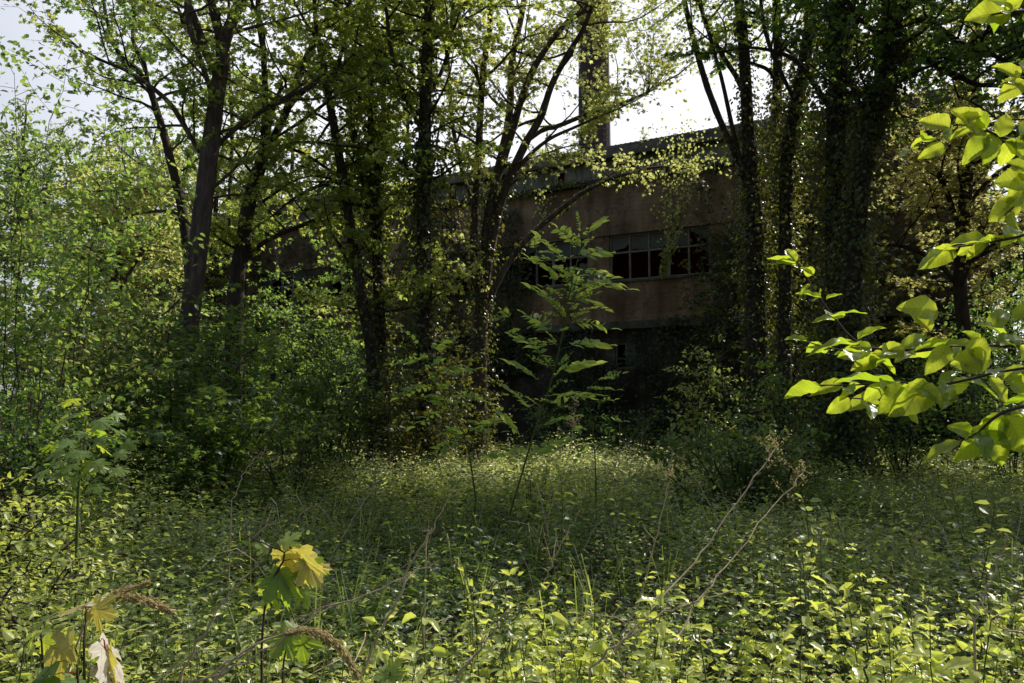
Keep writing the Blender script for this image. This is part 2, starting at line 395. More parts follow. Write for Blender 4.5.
def bough(lf, wd, p0, d, L, r, nsub, nleaf, tmpl, size, tone=.5, wood=1, subL=.42, spread=.07, flat=.55, rise=.03, leafmat=0, woodmat=0):
    """one bough with its side twigs, leaves along the twigs"""
    P = walk(p0, d, L, 8, .16, rise)
    wd.tube(P, np.linspace(r, r * .22, 8), 5, .5, woodmat)
    n = len(P)
    for s in range(nsub):
        t = (s + rng.uniform(.2, .9)) / nsub
        t = .15 + .85 * t
        f = t * (n - 1); i = min(int(f), n - 2)
        q = P[i] + (P[i + 1] - P[i]) * (f - i)
        ax = unit(P[i + 1] - P[i])
        side = unit(np.cross(ax, UP) + 1e-4) * (1 if s % 2 else -1)
        dd = ax * rng.uniform(.2, .9) + side * rng.uniform(.4, 1.) + np.array([0, 0, rng.uniform(-.45, .45)])
        l = L * subL * (1.15 - .6 * t) * rng.uniform(.6, 1.25)
        S = walk(q, dd, l, 5, .22, -.02)
        wd.tube(S, np.linspace(max(r * .3, .003), .002, 5), 3, .5, woodmat)
        m = max(3, int(nleaf * rng.uniform(.7, 1.3)))
        tt = rng.uniform(.1, 1.05, m) * 4
        ii = np.minimum(tt.astype(int), 3)
        B = S[ii] + (S[ii + 1] - S[ii]) * (tt - ii)[:, None]
        B = B + rng.normal(0, spread, (m, 3)) * np.array([1, 1, .6])
        D = unit(dd) * .5 + rng.normal(0, .7, (m, 3)) + np.array([0, 0, -.25])
        N = UP + rng.normal(0, flat, (m, 3))
        cl = np.clip(tone + rng.normal(0, .16) + rng.normal(0, .16, m), 0, 1)
        lf.leaves(B, D, N, size * rng.uniform(.65, 1.25, m), tmpl, cl, leafmat)


def ivy_on(sp, P, R, t0, t1, density, size=.075, thick=.12):
    """ivy leaves hugging a trunk polyline"""
    seg = np.linalg.norm(np.diff(P, axis=0), axis=1)
    L = seg.sum() * (t1 - t0)
    n = int(L * density)
    t = rng.uniform(t0, t1, n) * (len(P) - 1)
    i = np.minimum(t.astype(int), len(P) - 2)
    c = P[i] + (P[i + 1] - P[i]) * (t - i)[:, None]
    r = R[i]
    a = rng.uniform(0, 2 * math.pi, n)
    out = np.stack([np.cos(a), np.sin(a), np.zeros(n)], 1)
    clump = .5 + .5 * np.sin(c[:, 2] * 2.3 + a * 2) * np.sin(c[:, 2] * 5.1 - a)
    pos = c + out * (r + .02 + thick * rng.uniform(0, 1, n) ** 1.5 * (.4 + clump))[:, None]
    D = out * .5 + rng.normal(0, .45, (n, 3)) + np.array([0, 0, -.75])
    N = out + rng.normal(0, .45, (n, 3)) + np.array([0, 0, .3])
    sp.leaves(pos, D, N, size * rng.uniform(.6, 1.25, n), ROUND, np.clip(rng.normal(.45, .22, n), 0, 1))


def tree(name, label, Y, limbs, mat='leaf_maple', tmpl=MAPLE, size=.10, zmin=4., nb=50, bl=(1.4, 3.2), nsub=9, nleaf=16,
         ivy=None, bark='bark', depth=1.6, tone=.5, toground=True, flat=.6, zmax=11.5, spread=.06, extra=(), group=None, twist=0, dirbias=(0, 0, 0)):
    """limbs: list of (photo polyline [(px,py,radius px)...]); first is the trunk"""
    W = []
    for k, l in enumerate(limbs):
        ph = rng.uniform(-1, 1)
        pts = []; rad = []
        for (px, py, rp) in l:
            h = max(0, (300 - py) / 300.)
            dy = (ph * depth * max(0, h - .35)) if k else 0
            p = at(px, py, Y + dy)
            pts.append(p); rad.append(rp / F * (Y + dy) * .93)
        if k: rad[0] *= .6
        if k == 0 and toground:
            b = pts[0].copy(); b[2] = 0; h0 = pts[0][2]
            if h0 > .3:
                pts.insert(0, b + (pts[0] - b) * .15 + np.array([0, 0, 0])); rad.insert(0, rad[0] * 1.15)
                b2 = b.copy(); b2[2] = -.15
                pts.insert(0, b2); rad.insert(0, rad[0] * 1.35)
        n = max(12, len(pts) * 5)
        R = np.interp(np.linspace(0, len(rad) - 1, n), np.arange(len(rad)), rad)
        W.append((spline(pts, n), R))
    base = W[0][0][0].copy(); base[2] = 0
    root = thing(name, label, 'tree', base, group)
    for k, (P, R) in enumerate(W):
        s = Soup(); s.tube(P, R, 10 if R[0] > .07 else 7, .5, 0, .035)
        s.build('trunk' if k == 0 else 'limb', M[bark], root)
    cr = Soup()
    segs = []
    for P, R in W:
        for i in range(len(P) - 1):
            if zmin < P[i][2] < zmax:
                segs.append((P[i], P[i + 1], R[i], np.linalg.norm(P[i + 1] - P[i]), i / len(P)))
    wts = np.array([s[3] * (.6 + s[4]) for s in segs]); wts /= wts.sum()
    ends = [P[-1] for P, R in W]
    for j in range(nb):
        a, b, r, _, f = segs[rng.choice(len(segs), p=wts)]
        p = a + (b - a) * rng.uniform()
        az = rng.uniform(0, 2 * math.pi)
        d = np.array([math.cos(az), math.sin(az), rng.uniform(-.1, .9)]) + np.array(dirbias)
        L = rng.uniform(*bl)
        bough(cr, cr, p, d, L, min(r * .55, .012 + L * .011), nsub, nleaf, tmpl, size, tone + rng.normal(0, .08), flat=flat, woodmat=1, spread=spread)
    for (px, py, dy, cnt) in extra:
        q = at(px, py, Y + dy)
        allp = np.vstack([P for P, R in W]); b0 = allp[np.argmin(np.linalg.norm(allp - q, axis=1))]
        for _ in range(cnt):
            az = rng.uniform(0, 6.283)
            bough(cr, cr, b0, (q - b0) * 1.5 + rng.normal(0, .4, 3) + np.array([0, 0, .1]), np.linalg.norm(q - b0) + rng.uniform(.3, .9), .012, nsub, nleaf, tmpl, size, tone, flat=flat, woodmat=1, spread=spread)
    for (P, R) in W:
        d = P[-1] - P[-3]
        bough(cr, cr, P[-1], d, 1.8, R[-1], nsub + 3, nleaf, tmpl, size, tone, flat=flat, woodmat=1, spread=spread)
    cr.build('crown', [M[mat], M[bark]], root)
    if ivy:
        iv = Soup()
        for k, t0, t1, dens, thick in ivy:
            P, R = W[k]
            ivy_on(iv, P, R, t0, t1, dens, thick=thick)
        iv.build('ivy', M['leaf_ivy'], root)
    return root, W


def shrub(name, label, px, Y, w, ztop, nstem=9, mat='leaf_bush', tmpl=MAPLE, size=.09, nsub=10, nleaf=14, tone=.5, flat=.35, zlow=.2, cat='shrub',
          group=None, lean=(0, 0), bare=.15, stemr=.014, bark='bark_dark', spread=.06, subL=.35, dep=None):
    b = at(px, 400, Y); b[2] = 0
    root = thing(name, label, cat, b, group)
    st = Soup(); lf = Soup()
    dep = dep or w
    for k in range(nstem):
        a = 2.4 * k + rng.uniform(-.4, .4); rr = math.sqrt((k + .6) / nstem) * rng.uniform(.8, 1.1)
        h = ztop * (1 - .45 * rr * rr) * rng.uniform(.82, 1.05)
        tip = b + np.array([math.cos(a) * rr * w / 2 + lean[0], math.sin(a) * rr * dep / 2 + lean[1], h])
        q = b + np.array([math.cos(a) * .12 * rr, math.sin(a) * .12 * rr, -.05])
        mid = q * .45 + tip * .55; mid[:2] += (q - tip)[:2] * .14; mid[2] += h * .08; mid[:2] += rng.normal(0, .09 * w, 2)
        P = spline([q, mid, tip], 12); P[1:-1] += rng.normal(0, .015 * ztop / 2, (10, 3))
        st.tube(P, np.linspace(stemr, stemr * .25, 12), 5)
        L = np.linalg.norm(tip - q)
        for s in range(nsub):
            t = bare + (1 - bare) * (s + rng.uniform(0, 1)) / nsub
            f = t * 11; i = min(int(f), 10); p = P[i] + (P[i + 1] - P[i]) * (f - i)
            if p[2] < zlow: continue
            az = rng.uniform(0, 6.283)
            dd = np.array([math.cos(az), math.sin(az), rng.uniform(-.1, .55)])
            l = min(L * subL, w * .45) * (1.2 - .75 * t) * rng.uniform(.6, 1.2) + .12
            S = walk(p, dd, l, 5, .15, -.03)
            st.tube(S, np.linspace(stemr * .35, .002, 5), 3)
            m = max(3, int(nleaf * rng.uniform(.7, 1.3)))
            tt = rng.uniform(.1, 1.03, m) * 4; ii = np.minimum(tt.astype(int), 3)
            B = S[ii] + (S[ii + 1] - S[ii]) * (tt - ii)[:, None] + rng.normal(0, spread, (m, 3)) * np.array([1, 1, .4])
            D = unit(dd) * .6 + rng.normal(0, .6, (m, 3)) + np.array([0, 0, -.3])
            N = UP + rng.normal(0, flat, (m, 3))
            lf.leaves(B, D, N, size * rng.uniform(.6, 1.25, m), tmpl, np.clip(tone + rng.normal(0, .15) + rng.normal(0, .13, m), 0, 1))
    st.build('stem', M[bark], root)
    lf.build('foliage', M[mat], root)
    return root


# ------------------------------------------------------------------ ground
g = Soup()
nx = 90
xs = np.concatenate([np.linspace(-2500, -60, 8), np.linspace(-50, 50, nx), np.linspace(60, 2500, 8)])
ys = np.concatenate([np.linspace(-2500, -30, 6), np.linspace(-20, 70, nx), np.linspace(90, 2500, 8)])
X, Yg = np.meshgrid(xs, ys)
Z = np.where((abs(X) < 50) & (Yg < 70) & (Yg > -20), .05 * np.sin(X * .9 + .4 * Yg) * np.cos(Yg * .7) - .04, -.04)
V = np.stack([X, Yg, Z], -1).reshape(-1, 3)
a = len(xs); i, j = np.meshgrid(np.arange(len(ys) - 1), np.arange(a - 1), indexing='ij')
k = (i * a + j).ravel()
g.add(V, np.stack([k, k + 1, k + a + 1, k + a], -1), .5, 0, True)
o = g.build('ground', M['soil']); tag(o, 'dark leaf-littered soil under the undergrowth', 'ground', kind='structure')

# ------------------------------------------------------------------ factory building
B0 = np.array([(700 - 512) / F * 24, 24., 0])
bd = thing('factory_building', 'derelict two-storey brown factory behind the ivy-covered trees', 'building', B0)
bd.rotation_euler = (0, 0, math.atan2(.505, -.863))
bpy.context.view_layer.update()
Minv = bd.matrix_world.copy()


def bpart(s, name, mat, par=bd):
    o = s.build(name, mat)
    o.parent = par
    return o


U0, U1 = -7.6, 30.
bays = [(-11.4 + 3.62 * k, -11.4 + 3.62 * k + 2.75) for k in range(11)]   # window openings along the wall
bays = [(.2 - .55 + 4.05 * k, .2 - .55 + 4.05 * k + 3.3) for k in range(-1, 8)]
s = Soup()          # plastered upper wall: strip above the windows, piers, spandrel
s.box((U0, -.35, 6.92), (U1, 0, 8.62))
edges = [U0] + [e for b in bays for e in b] + [U1]
for k in range(0, len(edges), 2):
    if edges[k + 1] - edges[k] > .02:
        s.box((edges[k], -.35, 5.42), (edges[k + 1], -.06, 6.917))
s.box((U0, -.35, 4.1), (U1, -.04, 5.417))
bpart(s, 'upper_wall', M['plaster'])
s = Soup()
s.box((U0, -.35, 3.85), (U1, .12, 4.097))
bpart(s, 'ledge', M['concrete'])
s = Soup()
for (a, b) in bays: s.box((a - .06, -.33, 5.35), (b + .06, .03, 5.419))
bpart(s, 'window_sill', M['concrete'])
# lower wall with small windows
low = [(.25 + 4.05 * k + 1.85, .25 + 4.05 * k + 2.55) for k in range(-1, 7)]
s = Soup()
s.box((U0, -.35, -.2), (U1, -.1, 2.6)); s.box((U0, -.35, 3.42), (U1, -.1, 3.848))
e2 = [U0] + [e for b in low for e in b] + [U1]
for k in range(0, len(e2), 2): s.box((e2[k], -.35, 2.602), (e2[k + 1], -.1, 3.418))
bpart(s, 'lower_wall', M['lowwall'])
# windows
for bi, (a, b) in enumerate(bays):
    s = Soup(); n = 5
    for k in range(n + 1):
        x = a + .03 + (b - a - .06) * k / n
        wd_ = .045 if k == 2 else .026
        s.box((x - wd_ / 1, -.2, 5.42), (x + wd_ / 1, -.13, 6.915))
    s.box((a + .06, -.195, 6.31), (b - .06, -.135, 6.37)); s.box((a + .06, -.195, 6.86), (b - .06, -.135, 6.912)); s.box((a + .06, -.195, 5.423), (b - .06, -.135, 5.48))
    fr = bpart(s, 'window', M['frame'])
    # broken panes: jagged glass left in the upper row and here and there below
    for k in range(n):
        x0 = a + .06 + (b - a - .06) * k / n; x1 = a + (b - a - .06) * (k + 1) / n
        gs = Soup(); m = 7
        xx = np.linspace(x0 + .01, x1 - .01, m)
        lo = 6.372 + np.interp(xx, [x0, rng.uniform(x0, x1), x1], rng.uniform(0, .42, 3)) * (rng.uniform() < .6) + rng.uniform(0, .07, m)
        Vt = [(x, -.165, 6.86) for x in xx] + [(x, -.165, min(6.84, z)) for x, z in zip(xx, lo)]
        gs.add(Vt, [(q, q + 1, m + q + 1, m + q) for q in range(m - 1)])
        if rng.uniform() < (.35 if a > 3 else .12):
            bpart(gs, 'pane', M['glass'], fr); gs = Soup()
            lo = 5.48 + rng.uniform(.1, .8, m)
            Vt = [(x, -.165, 5.48) for x in xx] + [(x, -.165, z) for x, z in zip(xx, lo)]
            gs.add(Vt, [(q, q + 1, m + q + 1, m + q) for q in range(m - 1)])
        bpart(gs, 'pane', M['glass'], fr)
for (a, b) in low:
    s = Soup()
    for x in (a, (a + b) / 2 - .02, b - .04): s.box((x, -.24, 2.602), (x + .04, -.17, 3.418))
    s.box((a + .04, -.238, 3.375), (b - .04, -.172, 3.418)); s.box((a + .04, -.238, 2.602), (b - .04, -.172, 2.645))
    fr = bpart(s, 'window', M['frame'])
    gs = Soup(); gs.add([(a + .04, -.2, 2.645), ((a + b) / 2 - .02, -.2, 2.645), ((a + b) / 2 - .02, -.2, 3.375), (a + .04, -.2, 3.375)], [(0, 1, 2, 3)])
    bpart(gs, 'pane', M['glass'], fr)
# inside back wall and floors
s = Soup()
s.box((U0, -4.0, 0), (U1, -3.8, 8.6)); s.box((U0, -3.798, 4.0), (U1, -.352, 4.2)); s.box((U0, -3.798, 8.4), (U1, -.352, 8.6))
s.box((U0, -3.798, 0), (U0 + .2, -.352, 3.99)); s.box((U1 - .2, -3.798, 4.21), (U1, -.352, 8.39))
bpart(s, 'inner_wall', M['inside'])
# gutter, corrugated fascia, stepped roof
s = Soup(); s.box((U0, -.5, 8.622), (U1, .16, 8.70)); s.box((U0, .1, 8.702), (U1, .162, 8.78))
bpart(s, 'gutter', M['gutter'])


def corr(s, x0, x1, yz0, yz1, pitch=.18, amp=.028):
    n = int((x1 - x0) / pitch * 6)
    x = np.linspace(x0, x1, n)
    w_ = amp * np.sin(x / pitch * 2 * math.pi)
    d = unit(np.array([0, yz1[0] - yz0[0], yz1[1] - yz0[1]])); nn = np.array([0, d[2], -d[1]])
    a_ = np.stack([x, np.full(n, yz0[0]), np.full(n, yz0[1])], 1) + w_[:, None] * nn
    b_ = np.stack([x, np.full(n, yz1[0]), np.full(n, yz1[1])], 1) + w_[:, None] * nn
    q = np.arange(n - 1)
    s.add(np.vstack([a_, b_]), np.stack([q, q + 1, n + q + 1, n + q], 1), .5, 0, True)


s = Soup(); gaps = [-5.1, 2.3, 4.55, 9.0, 13.4, 17.9]
x = U0
for g_ in gaps + [None]:
    e = g_ if g_ is not None else U1
    corr(s, x, e, (-.08, 8.70), (-.12, 9.42))
    if g_ is not None:
        corr(s, g_, g_ + .28, (-.111, 9.26), (-.12, 9.42)); corr(s, g_, g_ + .28, (-.08, 8.70), (-.089, 8.86)); x = g_ + .28
bpart(s, 'corrugated_fascia', M['sheet'])
s = Soup(); s.box((U0, -.5, 8.71), (U1, -.35, 9.4)); bpart(s, 'fascia_backing', M['inside'])
s = Soup()
for k, (y, z) in enumerate([(.12, 9.43), (-.28, 9.70), (-.68, 9.96)]):
    s.box((U0, y - .42, z), (U1, y + .06, z + .05)); s.box((U0, y - .4, z + .052), (U1, y - .34, z + .27))
corr(s, U0, U1, (-1.05, 10.23), (-14, 12.2), .18, .03)
corr(s, U0, U1, (-14.05, 12.18), (-27, 9.4), .18, .03)
bpart(s, 'roof', M['roofing'])
s = Soup()
s.box((U0, -27, -.2), (U0 + .3, -4.01, 9.3)); s.box((U1 - .3, -27, -.2), (U1, -4.01, 9.3)); s.box((U0 + .31, -27, -.2), (U1 - .31, -26.7, 9.3))
bpart(s, 'rear_wall', M['lowwall'])

# chimney far behind
cpos = at(596.5, 400, 46); cpos[2] = 0
ch = thing('factory_chimney', 'tall round dark brick chimney rising behind the factory roof', 'chimney', cpos)
s = Soup()
zz = np.linspace(0, 33, 30)
s.tube(np.stack([np.zeros(30), np.zeros(30), zz], 1), np.linspace(1.08, .82, 30), 32)
o = s.build('shaft', M['brick']); o.parent = ch
s = Soup()
for z in (31.6, 32.4): s.tube([(0, 0, z), (0, 0, z + .35)], [.95, .97], 32)
o = s.build('crown_band', M['brick']); o.parent = ch
s = Soup()
for z in np.arange(5, 32, 2.6):
    rr_ = 1.08 - .26 * z / 33 + .012; s.tube([(0, 0, z), (0, 0, z + .09)], [rr_, rr_], 32)
o = s.build('iron_band', M['gutter']); o.parent = ch
s = Soup(); la_ = math.radians(-60)
for sd_ in (-.2, .2):
    s.tube([(1.22 * math.cos(la_) + sd_ * math.sin(la_), 1.22 * math.sin(la_) - sd_ * math.cos(la_), 2), (.98 * math.cos(la_) + sd_ * math.sin(la_), .98 * math.sin(la_) - sd_ * math.cos(la_), 33)], .025, 4)
for z in np.arange(2.2, 33, .35):
    rr_ = 1.22 - .24 * (z - 2) / 31
    s.tube([(rr_ * math.cos(la_) + q * math.sin(la_), rr_ * math.sin(la_) - q * math.cos(la_), z) for q in (-.2, .2)], .016, 4)
o = s.build('ladder', M['gutter']); o.parent = ch

# ------------------------------------------------------------------ trees traced from the photograph
tree('maple_tree', 'tall bare-trunked maple at left forking high above leafy saplings', 14,
     [[(187, 345, 10.5), (192, 300, 10.5), (198, 250, 10.3), (204, 200, 10), (210, 150, 9.6), (217, 95, 8.5), (222, 62, 8)],
      [(222, 66, 7), (228, 32, 6.5), (240, 0, 6), (252, -60, 5), (262, -160, 4), (268, -250, 3)],
      [(219, 80, 6), (207, 55, 5), (195, 20, 4), (186, -10, 3.5), (180, -90, 3), (170, -170, 2)],
      [(212, 95, 4), (204, 70, 3), (192, 35, 3), (187, 0, 3), (200, -60, 2)],
      [(199, 152, 3.2), (185, 127, 3), (170, 104, 2.8), (150, 86, 2.5), (125, 70, 2), (100, 60, 1.5)],
      [(214, 150, 3.2), (236, 128, 3), (262, 111, 2.8), (290, 96, 2.3), (325, 78, 2)],
      [(191, 226, 2), (178, 214, 1.8), (160, 211, 1.6), (135, 214, 1.2)]],
     nb=46, zmin=4.7, size=.10, bl=(1.2, 2.8), nsub=8, nleaf=15, tone=.5)
tree('maple_tree', 'slim dark trunk leaning left just behind the tallest left maple', 17,
     [[(190, 300, 5.5), (186, 240, 5.3), (180, 200, 5), (168, 150, 4.5), (158, 115, 4), (150, 88, 3.5)],
      [(150, 90, 3), (143, 60, 2.5), (133, 40, 2), (134, 10, 2), (128, -60, 1.5)],
      [(152, 95, 2.5), (125, 65, 2), (108, 25, 2), (98, -40, 1.5)]],
     mat='leaf_bush', nb=24, zmin=6.0, size=.11, bl=(1.1, 2.4), bark='bark_dark', tone=.45)
tree('forked_tree', 'dark tree with Y-shaped fork right of the tall left maple', 16,
     [[(236, 290, 8.5), (241, 255, 8), (247, 215, 7.5), (254, 185, 7), (262, 160, 7)],
      [(261, 165, 4.5), (264, 135, 4), (265, 95, 3.6), (263, 50, 3.2), (258, 10, 3), (262, -80, 2.5), (255, -170, 2)],
      [(263, 162, 5), (274, 138, 4.6), (286, 112, 4.4), (294, 88, 4.2), (308, 55, 4), (326, 22, 3.6), (345, -10, 3), (365, -90, 2.4), (372, -170, 2)],
      [(284, 116, 3), (300, 95, 2.6), (330, 72, 2.4), (365, 56, 2)],
      [(272, 140, 2.2), (300, 122, 2), (330, 100, 1.8), (342, 92, 1.6)],
      [(238, 276, 3.4), (250, 255, 3), (268, 240, 2.6), (300, 226, 2.4), (335, 212, 2)],
      [(275, 145, 2), (300, 152, 2), (322, 165, 2), (345, 182, 1.6)]],
     nb=52, zmin=3.8, size=.10, bl=(1.1, 2.6), bark='bark_dark', tone=.6)
tree('slender_tree', 'thin straight trunk beside the Y-forked tree', 18,
     [[(229, 300, 2.6), (229, 240, 2.5), (230, 190, 2.3), (232, 120, 2), (228, 40, 1.8), (232, -60, 1.4)]],
     nb=16, zmin=6, size=.10, bl=(.8, 1.8), bark='bark_dark')
tree('leaning_tree', 'dark slim tree leaning left in front of the factory corner', 15.5,
     [[(374, 385, 7), (370, 340, 6.6), (362, 300, 6), (355, 255, 5.5), (346, 200, 5), (338, 150, 4.8), (331, 110, 4.4), (325, 80, 4)],
      [(326, 84, 3), (318, 40, 2.6), (314, -10, 2.4), (318, -90, 2)],
      [(328, 95, 3), (342, 50, 2.5), (350, 0, 2.2), (356, -80, 2)],
      [(345, 195, 2.5), (325, 185, 2), (300, 195, 1.6), (285, 205, 1.2)]],
     nb=46, zmin=3.0, size=.10, bark='bark_dark', bl=(1.1, 2.5), tone=.55, ivy=[(0, .1, .7, 140, .12)])
tree('ivy_clad_tree', 'ivy-wrapped pair of upright stems between the leaning tree and thick ivy column', 16,
     [[(383, 400, 7), (381, 340, 6.5), (379, 300, 6), (377, 240, 6), (374, 190, 5.5)],
      [(374, 195, 5), (371, 150, 4.5), (371, 90, 4), (369, 30, 3.6), (368, -60, 3), (364, -150, 2)],
      [(377, 235, 3.5), (365, 190, 3), (357, 150, 2.8), (350, 110, 2.6), (346, 60, 2), (340, -20, 1.6)],
      [(375, 200, 3), (384, 150, 2.6), (383, 100, 2.4), (388, 30, 2)]],
     nb=48, zmin=2.8, size=.10, bl=(1., 2.4), bark='bark_dark', tone=.55, ivy=[(0, .1, 1, 420, .3), (1, 0, .5, 200, .2), (2, 0, .6, 160, .2)])
tree('ivy_clad_tree', 'thick column of ivy around a straight trunk left of the fan-shaped tree', 15,
     [[(428, 430, 9), (427, 380, 9), (425, 320, 8.5), (424, 250, 8), (424, 190, 7.5), (425, 120, 7), (427, 60, 6.5), (430, 0, 6), (432, -80, 5), (430, -180, 3.5)],
      [(425, 140, 3), (405, 95, 2.6), (392, 55, 2.2), (385, 0, 2)],
      [(426, 100, 3), (446, 60, 2.5), (452, 15, 2.2), (458, -60, 2)],
      [(425, 190, 2.6), (405, 165, 2.2), (380, 150, 2), (350, 146, 1.6)]],
     nb=58, zmin=2.8, size=.10, bl=(1., 2.4), bark='bark_dark', tone=.6, ivy=[(0, .06, .62, 900, .55), (0, .62, .85, 230, .2), (1, 0, .5, 60, .1)])
tree('fan_shaped_tree', 'many-stemmed tree fanning out before the factory wall', 17,
     [[(478, 440, 9), (479, 400, 8.5), (480, 350, 8), (482, 300, 7.5)],
      [(481, 310, 5), (474, 270, 4.6), (474, 225, 4.3), (477, 176, 4.2), (480, 116, 3.8), (484, 63, 3.5), (490, 20, 3.2), (486, -60, 2.6), (480, -150, 2)],
      [(481, 305, 5.4), (484, 260, 5.2), (489, 215, 5), (498, 169, 4.6), (509, 116, 4.3), (512, 60, 3.8), (522, 12, 3.4), (534, -70, 2.8), (538, -150, 2)],
      [(483, 300, 5), (485, 240, 5), (492, 195, 4.6), (508, 145, 4.2), (526, 85, 4), (546, 48, 3.4), (568, 21, 3), (588, 5, 2.6), (620, -50, 2)],
      [(484, 300, 5.4), (492, 240, 5.2), (504, 192, 5), (523, 148, 4.6), (540, 118, 4.2), (552, 84, 3.6), (568, 54, 3), (588, 18, 2.4), (602, -40, 2)],
      [(528, 141, 3), (543, 130, 2.7), (558, 126, 2.6), (593, 112, 2.4), (621, 104, 2), (648, 92, 1.4)],
      [(477, 215, 3), (462, 170, 2.6), (452, 120, 2.4), (448, 60, 2.2), (440, -20, 1.8)],
      [(505, 190, 3), (520, 165, 2.6), (548, 140, 2), (580, 125, 1.6)],
      [(480, 330, 4), (494, 290, 3.6), (512, 258, 3.2), (534, 232, 3), (560, 210, 2.8), (584, 192, 2.6), (612, 178, 2), (650, 168, 1.5)]],
     mat='leaf_yellow', nb=78, zmin=6.0, size=.09, extra=[(595, 45, .3, 6), (590, 105, 0, 5), (602, 125, .4, 4), (640, 30, .5, 5), (650, 80, 0, 3), (560, 165, 0, 4), (610, 12, -.3, 6), (672, 60, 0, 3), (535, 60, .4, 4), (560, 30, 0, 4)], bl=(1.0, 2.4), nsub=7, nleaf=12, bark='bark', tone=.55, depth=2.4,
     ivy=[(0, .1, 1, 330, .3), (1, 0, .4, 150, .2), (2, 0, .35, 150, .18), (4, 0, .3, 90, .15), (8, .25, 1, 50, .12)])
tree('ivy_clad_tree', 'multi-stemmed ivy tree at the right edge of the factory windows', 16,
     [[(757, 430, 11), (757, 370, 11), (756, 300, 10.5), (755, 250, 9.5), (754, 211, 8.5), (750, 165, 7.5), (747, 110, 6.5), (744, 50, 6), (739, 0, 5.5), (735, -80, 4.5), (738, -170, 3)],
      [(752, 205, 4.5), (745, 178, 4), (734, 151, 3.8), (714, 105, 3.6), (700, 63, 3.4), (686, 8, 3), (676, -50, 2.6), (660, -130, 2)],
      [(746, 100, 3.6), (736, 76, 3), (721, 53, 2.8), (704, 18, 2.6), (696, -30, 2.2)],
      [(744, 172, 3), (733, 130, 2.6), (722, 80, 2.2), (708, 30, 2)]],
     mat='leaf_maple', nb=28, zmin=8.6, size=.09, bl=(1.0, 2.3), bark='bark_dark', tone=.45, nsub=7, nleaf=13,
     ivy=[(0, .05, .30, 420, .22), (0, .3, .55, 600, .36), (0, .55, .8, 260, .16), (1, 0, .4, 80, .12)], dirbias=(.25, 0, .1))
tree('ivy_clad_tree', 'thin dark stem with ivy between the two right ivy clumps', 17,
     [[(783, 400, 6.5), (782, 300, 6.3), (780, 200, 6), (778, 140, 5.6), (777, 88, 5.2), (778, 45, 5), (776, 0, 4.4), (772, -90, 3.5)],
      [(777, 84, 2.4), (768, 70, 2.2), (754, 64, 2)]],
     nb=16, zmin=9, size=.09, bark='bark_dark', tone=.4, ivy=[(0, .05, .65, 600, .38), (0, .65, .8, 160, .12)], dirbias=(.2, .1, .1))
tree('ivy_clad_tree', 'dark ivy stem leaning right toward the thickest ivy trunk', 15.5,
     [[(784, 430, 7), (785, 300, 7), (786, 200, 7), (788, 148, 7), (797, 102, 7), (806, 52, 7), (813, 0, 6.5), (820, -90, 5), (826, -170, 3.5)],
      [(797, 105, 3), (780, 70, 2.5), (765, 30, 2), (758, -30, 2)]],
     nb=24, zmin=8.8, size=.10, bark='bark_dark', mat='leaf_maple', tone=.3, ivy=[(0, .05, .7, 600, .4), (0, .7, .9, 160, .16)], dirbias=(.2, 0, .1))
tree('ivy_clad_tree', 'thickest upright ivy-covered trunk at right', 14,
     [[(840, 450, 12), (839, 380, 11.5), (837, 300, 11), (835, 211, 10.5), (836, 140, 10), (838, 70, 9.5), (837, 0, 9), (836, -80, 7), (830, -170, 5)],
      [(838, 60, 4), (858, 20, 3.4), (872, -30, 3), (890, -100, 2.5)],
      [(836, 120, 3.5), (815, 85, 3), (795, 60, 2.6), (770, 50, 2)]],
     nb=34, zmin=7.8, size=.10, bark='bark_dark', mat='leaf_deep', tone=.42, bl=(1.2, 2.6), ivy=[(0, .04, .8, 1100, .42)], dirbias=(.15, 0, 0))
tree('ivy_clad_tree', 'ivy-covered trunk leaning right with long drooping right branches', 13.2,
     [[(848, 450, 11), (849, 380, 10.5), (852, 300, 10), (858, 211, 9.5), (868, 142, 9), (880, 95, 8.6), (892, 40, 8.2), (899, -10, 8), (908, -90, 6), (915, -170, 4)],
      [(888, 62, 4), (908, 56, 3.6), (930, 62, 3.2), (950, 72, 3), (975, 84, 2.6), (1000, 86, 2.2), (1030, 92, 2)],
      [(893, 30, 4), (920, 20, 3.4), (942, 30, 3), (965, 46, 2.8), (990, 54, 2.4), (1020, 68, 2)],
      [(874, 115, 3), (858, 100, 2.6), (845, 60, 2.2), (850, 20, 2)]],
     nb=64, zmin=6.4, size=.10, bark='bark_dark', mat='leaf_deep', tone=.42, bl=(1.4, 3.4), nsub=9, ivy=[(0, .04, .8, 950, .38)], dirbias=(.25, -.4, -.05))
tree('golden_maple_tree', 'maple with golden spring leaves glowing behind the right ivy trunks', 16.2,
     [[(968, 420, 8), (966, 350, 7.5), (960, 280, 7), (965, 200, 6.5), (972, 130, 6), (975, 60, 5), (980, -20, 4)],
      [(962, 240, 3.5), (948, 195, 3), (935, 170, 2.6), (915, 140, 2)],
      [(964, 210, 3.5), (990, 180, 3), (1010, 165, 2.6), (1040, 140, 2)],
      [(961, 290, 3.5), (940, 265, 3), (915, 250, 2.5), (895, 245, 2)],
      [(961, 270, 3.5), (990, 250, 3), (1020, 240, 2.5), (1050, 235, 2)]],
     nb=84, zmin=2.6, size=.095, mat='leaf_gold', bl=(1.1, 2.4), nsub=9, nleaf=14, flat=.4, bark='bark_dark', tone=.5)

